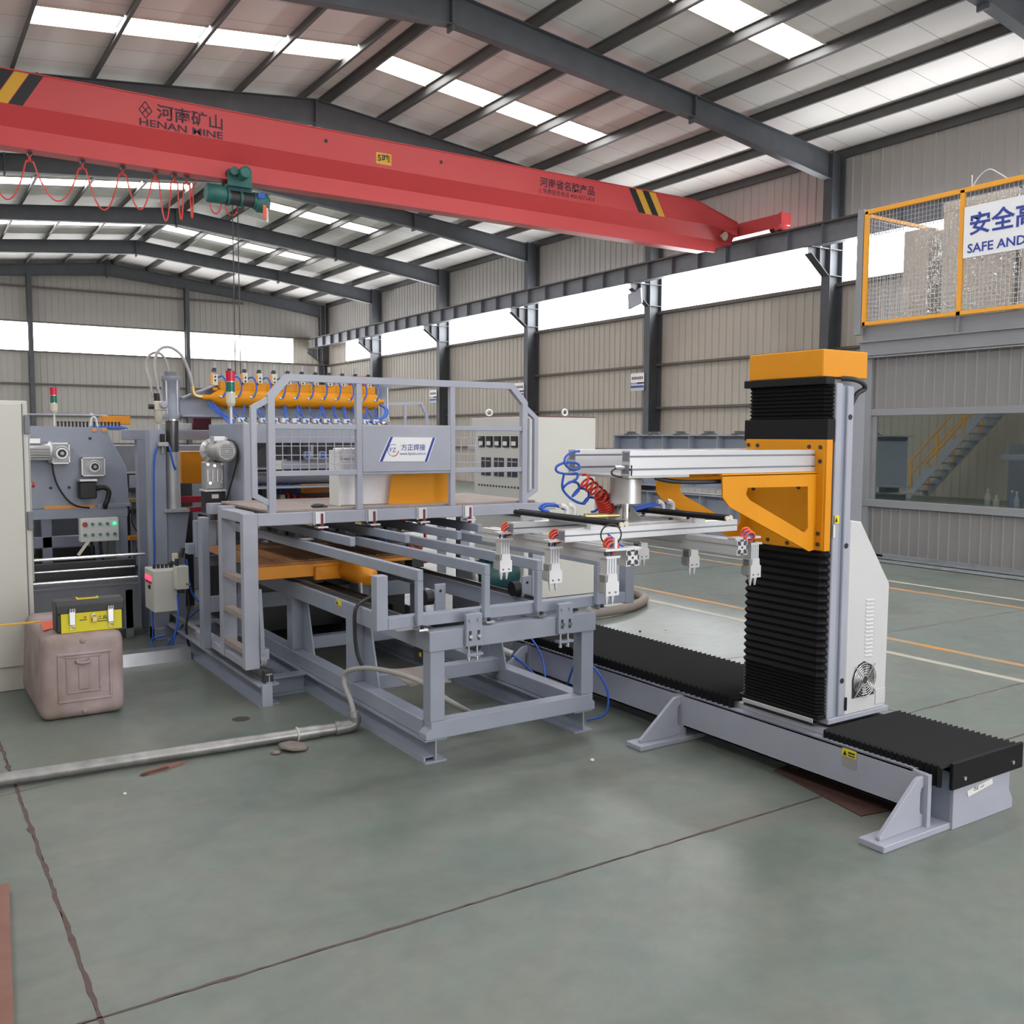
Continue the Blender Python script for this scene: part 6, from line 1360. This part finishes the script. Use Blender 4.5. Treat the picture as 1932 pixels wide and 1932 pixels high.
hd_ = MB().box(x0+0.12, x0+0.24, ya+0.05, ya+0.10, zb+0.185, zb+0.193).build('handle', 'toolyellow', ld); MB().box(x0+0.13, x0+0.23, ya+0.06, ya+0.09, zb+0.193, zb+0.196).build('grip', 'black', ld)
for x in (x0+0.085, x1-0.075):
    l_ = box('latch', 'chrome', tbx, x-0.018, x+0.018, ya-0.014, ya, zb+0.045, zb+0.13, 0.004)
    for dx in (-0.012, 0, 0.012): MB().cyl((x+dx, ya-0.018, zb+0.125), (x+dx, ya-0.018, zb+0.145), 0.006, n=8).build('hinge_pin', 'chrome', l_)
    MB().torus((x, ya-0.008, zb+0.03), (0, 1, 0), 0.013, 0.0025, 14, 5).build('bail', 'chrome', l_)
xp = x0+0.205
pk = MB().box(xp-0.015, xp+0.015, ya-0.02, ya-0.004, zb+0.055, zb+0.085).build('padlock', 'brass', tbx, bevel=0.003); MB().torus((xp-0.006, ya-0.012, zb+0.09), (0, 1, 0), 0.012, 0.003, 14, 5).build('shackle', 'chrome', pk)
MB().cyl((x0+0.155, ya-0.002, zb+0.085), (x0+0.155, ya, zb+0.085), 0.007, n=12).build('logo_dot', 'hose_red', tbx); text('lettering', '工具', 'black', tbx, (x0+0.225, ya, zb+0.066), (1, 0, 0), (0, 0, 1), 0.026, 0.05, 0.001, 0.01)
MB().box(x0+0.125, x0+0.165, ya-0.001, ya, zb+0.068, zb+0.073).box(x0+0.215, x0+0.285, ya-0.001, ya, zb+0.052, zb+0.057).build('small_print', 'dark', tbx)
t = thing('orange_strap', 'orange strap stretched from the cabinet over the canister', 'strap', (0.5, 6.3, 0.53))
MB().bar((-0.3, 6.45, 0.50), (0.72, 6.22, 0.545), 0.035, 0.006).build('band', 'stripe_y', t)
t = thing('red_flyer', 'faded red paper lying on the canister beside the toolbox', 'paper', (0.78, 6.3, 0.50))
MB().prism([(0.72, 6.13), (0.83, 6.20), (0.84, 6.45), (0.74, 6.42)], 'z', 0.503, 0.506).build('sheet', 'hose_or', t)
# pipe, hose and scraps on the floor
pp = thing('floor_pipe', 'galvanised pipe lying across the floor at left', 'pipe', (1.2, 4.9, 0))
MB().cyl((-0.6, 5.02, 0.036), (2.03, 4.86, 0.036), 0.032, n=16).build('tube', 'pipe', pp)
MB().cyl((1.80, 4.874, 0.036), (1.92, 4.866, 0.036), 0.038, n=16).build('coupling', 'pipe', pp); MB().tube(catmull([(2.02, 4.86, 0.036), (2.09, 4.857, 0.036), (2.125, 4.857, 0.05), (2.13, 4.858, 0.085)], 5), 0.037, 12).build('elbow', 'pipe', pp); MB().cyl((2.01, 4.861, 0.036), (2.035, 4.86, 0.036), 0.041, n=14).build('collar', 'pipe', pp)
MB().torus((1.80, 4.874, 0.036), (1, -0.06, 0), 0.034, 0.006, 16, 6).build('tape_ring', 'beige', pp)
bh2 = thing('braided_hose', 'braided hose arching from the floor pipe into the table', 'hose', (2.15, 4.9, 0.05))
MB().tube(catmull([(2.13, 4.86, 0.09), (2.135, 4.92, 0.16), (2.14, 5.02, 0.24), (2.15, 5.0, 0.31), (2.20, 4.82, 0.36), (2.27, 4.62, 0.365), (2.36, 4.48, 0.33), (2.50, 4.45, 0.22), (2.75, 4.5, 0.06)], 6), 0.0145, 10).build('hose', 'hose_grey', bh2)
MB().cyl((2.13, 4.858, 0.08), (2.13, 4.865, 0.115), 0.024, n=10).build('nut', 'alu_dull', bh2)
t = thing('stone', 'flat brown stone lying in front of the floor pipe', 'stone', (1.73, 4.75, 0))
MB().lathe([(0.05, 0), (0.085, 0.010), (0.075, 0.026), (0.05, 0.034)], (1.73, 4.75, 0), (0.15, 0.05, 1), 7).build('stone', 'stone', t)
MB().lathe([(0.01, 0), (0.03, 0.006), (0.012, 0.016)], (1.63, 4.73, 0), (0, 0, 1), 7).build('fragment', 'stone', t)
t = thing('rubber_scrap', 'dark red flat scrap below the floor pipe', 'scrap', (1.07, 4.8, 0))
MB().prism([(0.96, 4.765), (1.01, 4.755), (1.13, 4.80), (1.19, 4.83), (1.20, 4.85), (1.10, 4.85), (1.0, 4.81)], 'z', 0.0, 0.008).build('flap', 'rust', t); MB().bar((0.97, 4.76, 0.006), (1.10, 4.79, 0.012), 0.02, 0.006).build('curl', 'rust_d', t)
t = thing('rusty_plate', 'rusty brown steel plate at the lower left edge', 'plate', (0.1, 3.2, 0))
MB().prism([(-0.9, 3.72), (0.305, 3.80), (0.22, 2.75), (-0.9, 2.6)], 'z', 0.016, 0.028).build('sheet', 'rust', t); MB().box(-0.7, 0.2, 2.9, 3.6, 0.0, 0.016).build('packing', 'rust_d', t)
t = MB().lathe([(0.05, 0), (0.052, 0.001)], (1.665, 5.43, 0.0), (0, 0, 1), 14).build('oil_stain', 'dirty', floor)
# blue air hoses between table and track
ah = thing('air_coupling', 'green air coupling with blue hose beside the table leg', 'coupling', (3.4, 5.3, 0))
box('valve_body', 'green', ah, 3.30, 3.40, 5.38, 5.44, 0.22, 0.32); MB().cyl((3.38, 5.36, 0.23), (3.46, 5.28, 0.19), 0.028, n=12).build('nozzle', 'alu_dull', ah); box('stand', 'grey_dark', ah, 3.32, 3.38, 5.38, 5.44, 0.0, 0.22)
MB().tube(catmull([(3.46, 5.28, 0.19), (3.50, 5.2, 0.14), (3.52, 5.1, 0.08), (3.46, 4.9, 0.02), (3.40, 4.7, 0.015)], 6), 0.008, 6).build('hose', 'blue', ah)
for k, (pts, lab) in enumerate((
    ([(3.36, 5.45, 0.30), (3.45, 5.35, 0.36), (3.53, 5.2, 0.33), (3.54, 5.05, 0.22), (3.48, 4.92, 0.12), (3.40, 4.8, 0.05)], 'blue hose looping between table leg and track gusset'),
    ([(3.40, 4.85, 0.02), (3.47, 4.9, 0.06), (3.53, 4.85, 0.06), (3.54, 4.7, 0.02)], 'short blue hose loop on the floor by the track'),
    ([(3.52, 4.75, 0.05), (3.46, 4.62, 0.20), (3.42, 4.5, 0.30), (3.44, 4.38, 0.30), (3.47, 4.28, 0.18), (3.44, 4.25, 0.05), (3.34, 4.3, 0.01)], 'blue hose arching out beside the front table post'))):
    t = thing('air_hose', lab, 'hose', pts[0]); MB().tube(catmull(pts, 6), 0.007, 6).build('hose', 'blue', t)

# ------------------------------------------------------------------ lower frame of the welder and the line behind it
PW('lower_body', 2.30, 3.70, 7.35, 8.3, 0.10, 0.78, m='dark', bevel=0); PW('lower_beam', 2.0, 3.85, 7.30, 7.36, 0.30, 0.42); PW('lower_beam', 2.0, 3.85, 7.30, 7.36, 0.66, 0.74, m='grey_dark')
PW('electrode_beam', 2.15, 3.82, 7.42, 7.62, 0.82, 0.98, m='grey_dark')
for k in range(11):
    e_ = PW('electrode_holder', 2.26+k*0.145-0.03, 2.26+k*0.145+0.03, 7.36, 7.44, 0.84, 1.02, m='brass' if k % 3 == 1 else 'dark', bevel=0.002); MB().cyl((2.26+k*0.145, 7.40, 1.02), (2.26+k*0.145, 7.40, 1.06), 0.012, n=8).build('tip', 'brass', e_)
for k in range(8): MB().tube(catmull([(2.3+k*0.19, 7.34, 0.84), (2.33+k*0.19, 7.26, 0.78), (2.36+k*0.19, 7.27, 0.66), (2.30+k*0.19, 7.33, 0.58)], 4), 0.010, 6).build('power_cable', 'hoseblack' if k % 3 else 'blue', wm)
PW('foot_beam', 1.74, 3.99, 7.9, 8.1, 0.0, 0.10); PW('red_case', 2.40, 3.0, 8.32, 8.6, 0.86, 1.06, m='crimson'); PW('transformer', 2.4, 3.6, 8.35, 8.9, 0.1, 0.84, m='grey_dark')
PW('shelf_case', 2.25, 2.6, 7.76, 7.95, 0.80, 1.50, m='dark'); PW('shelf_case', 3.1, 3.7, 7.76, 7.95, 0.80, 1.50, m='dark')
ln_ = thing('line_machine', 'dark machine line standing behind feeder and welder', 'machine', (1.6, 11, 0))
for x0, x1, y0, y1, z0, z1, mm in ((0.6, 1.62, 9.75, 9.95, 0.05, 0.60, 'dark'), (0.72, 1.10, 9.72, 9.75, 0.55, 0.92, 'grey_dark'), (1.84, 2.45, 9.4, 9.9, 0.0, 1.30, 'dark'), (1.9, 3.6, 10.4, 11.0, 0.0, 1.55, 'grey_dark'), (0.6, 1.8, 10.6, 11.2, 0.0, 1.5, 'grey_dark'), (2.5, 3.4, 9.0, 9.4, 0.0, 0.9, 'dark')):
    box('cabinet_block', mm, ln_, x0, x1, y0, y1, z0, z1, 0.004)
for x in (1.90, 2.10, 2.30): box('panel_strip', 'grey', ln_, x-0.03, x+0.03, 9.36, 9.40, 0.1, 1.28)
for z, mm in ((0.25, 'galv'), (0.42, 'rust_d'), (0.70, 'orange'), (0.95, 'dark'), (1.05, 'brass'), (1.15, 'dark')): box('guide_bar', mm, ln_, 1.84, 2.20, 9.30, 9.36, z-0.02, z+0.02)
for k in range(10): MB().tube(catmull([(1.88+0.04*k, 9.3, 1.0), (1.86+0.05*k, 9.25, 0.85), (1.92+0.035*k, 9.25, 0.7), (1.87+0.04*k, 9.28, 0.5)], 4), 0.006, 5).build('cable', ('hoseblack', 'cabinet', 'blue')[k % 3], ln_)
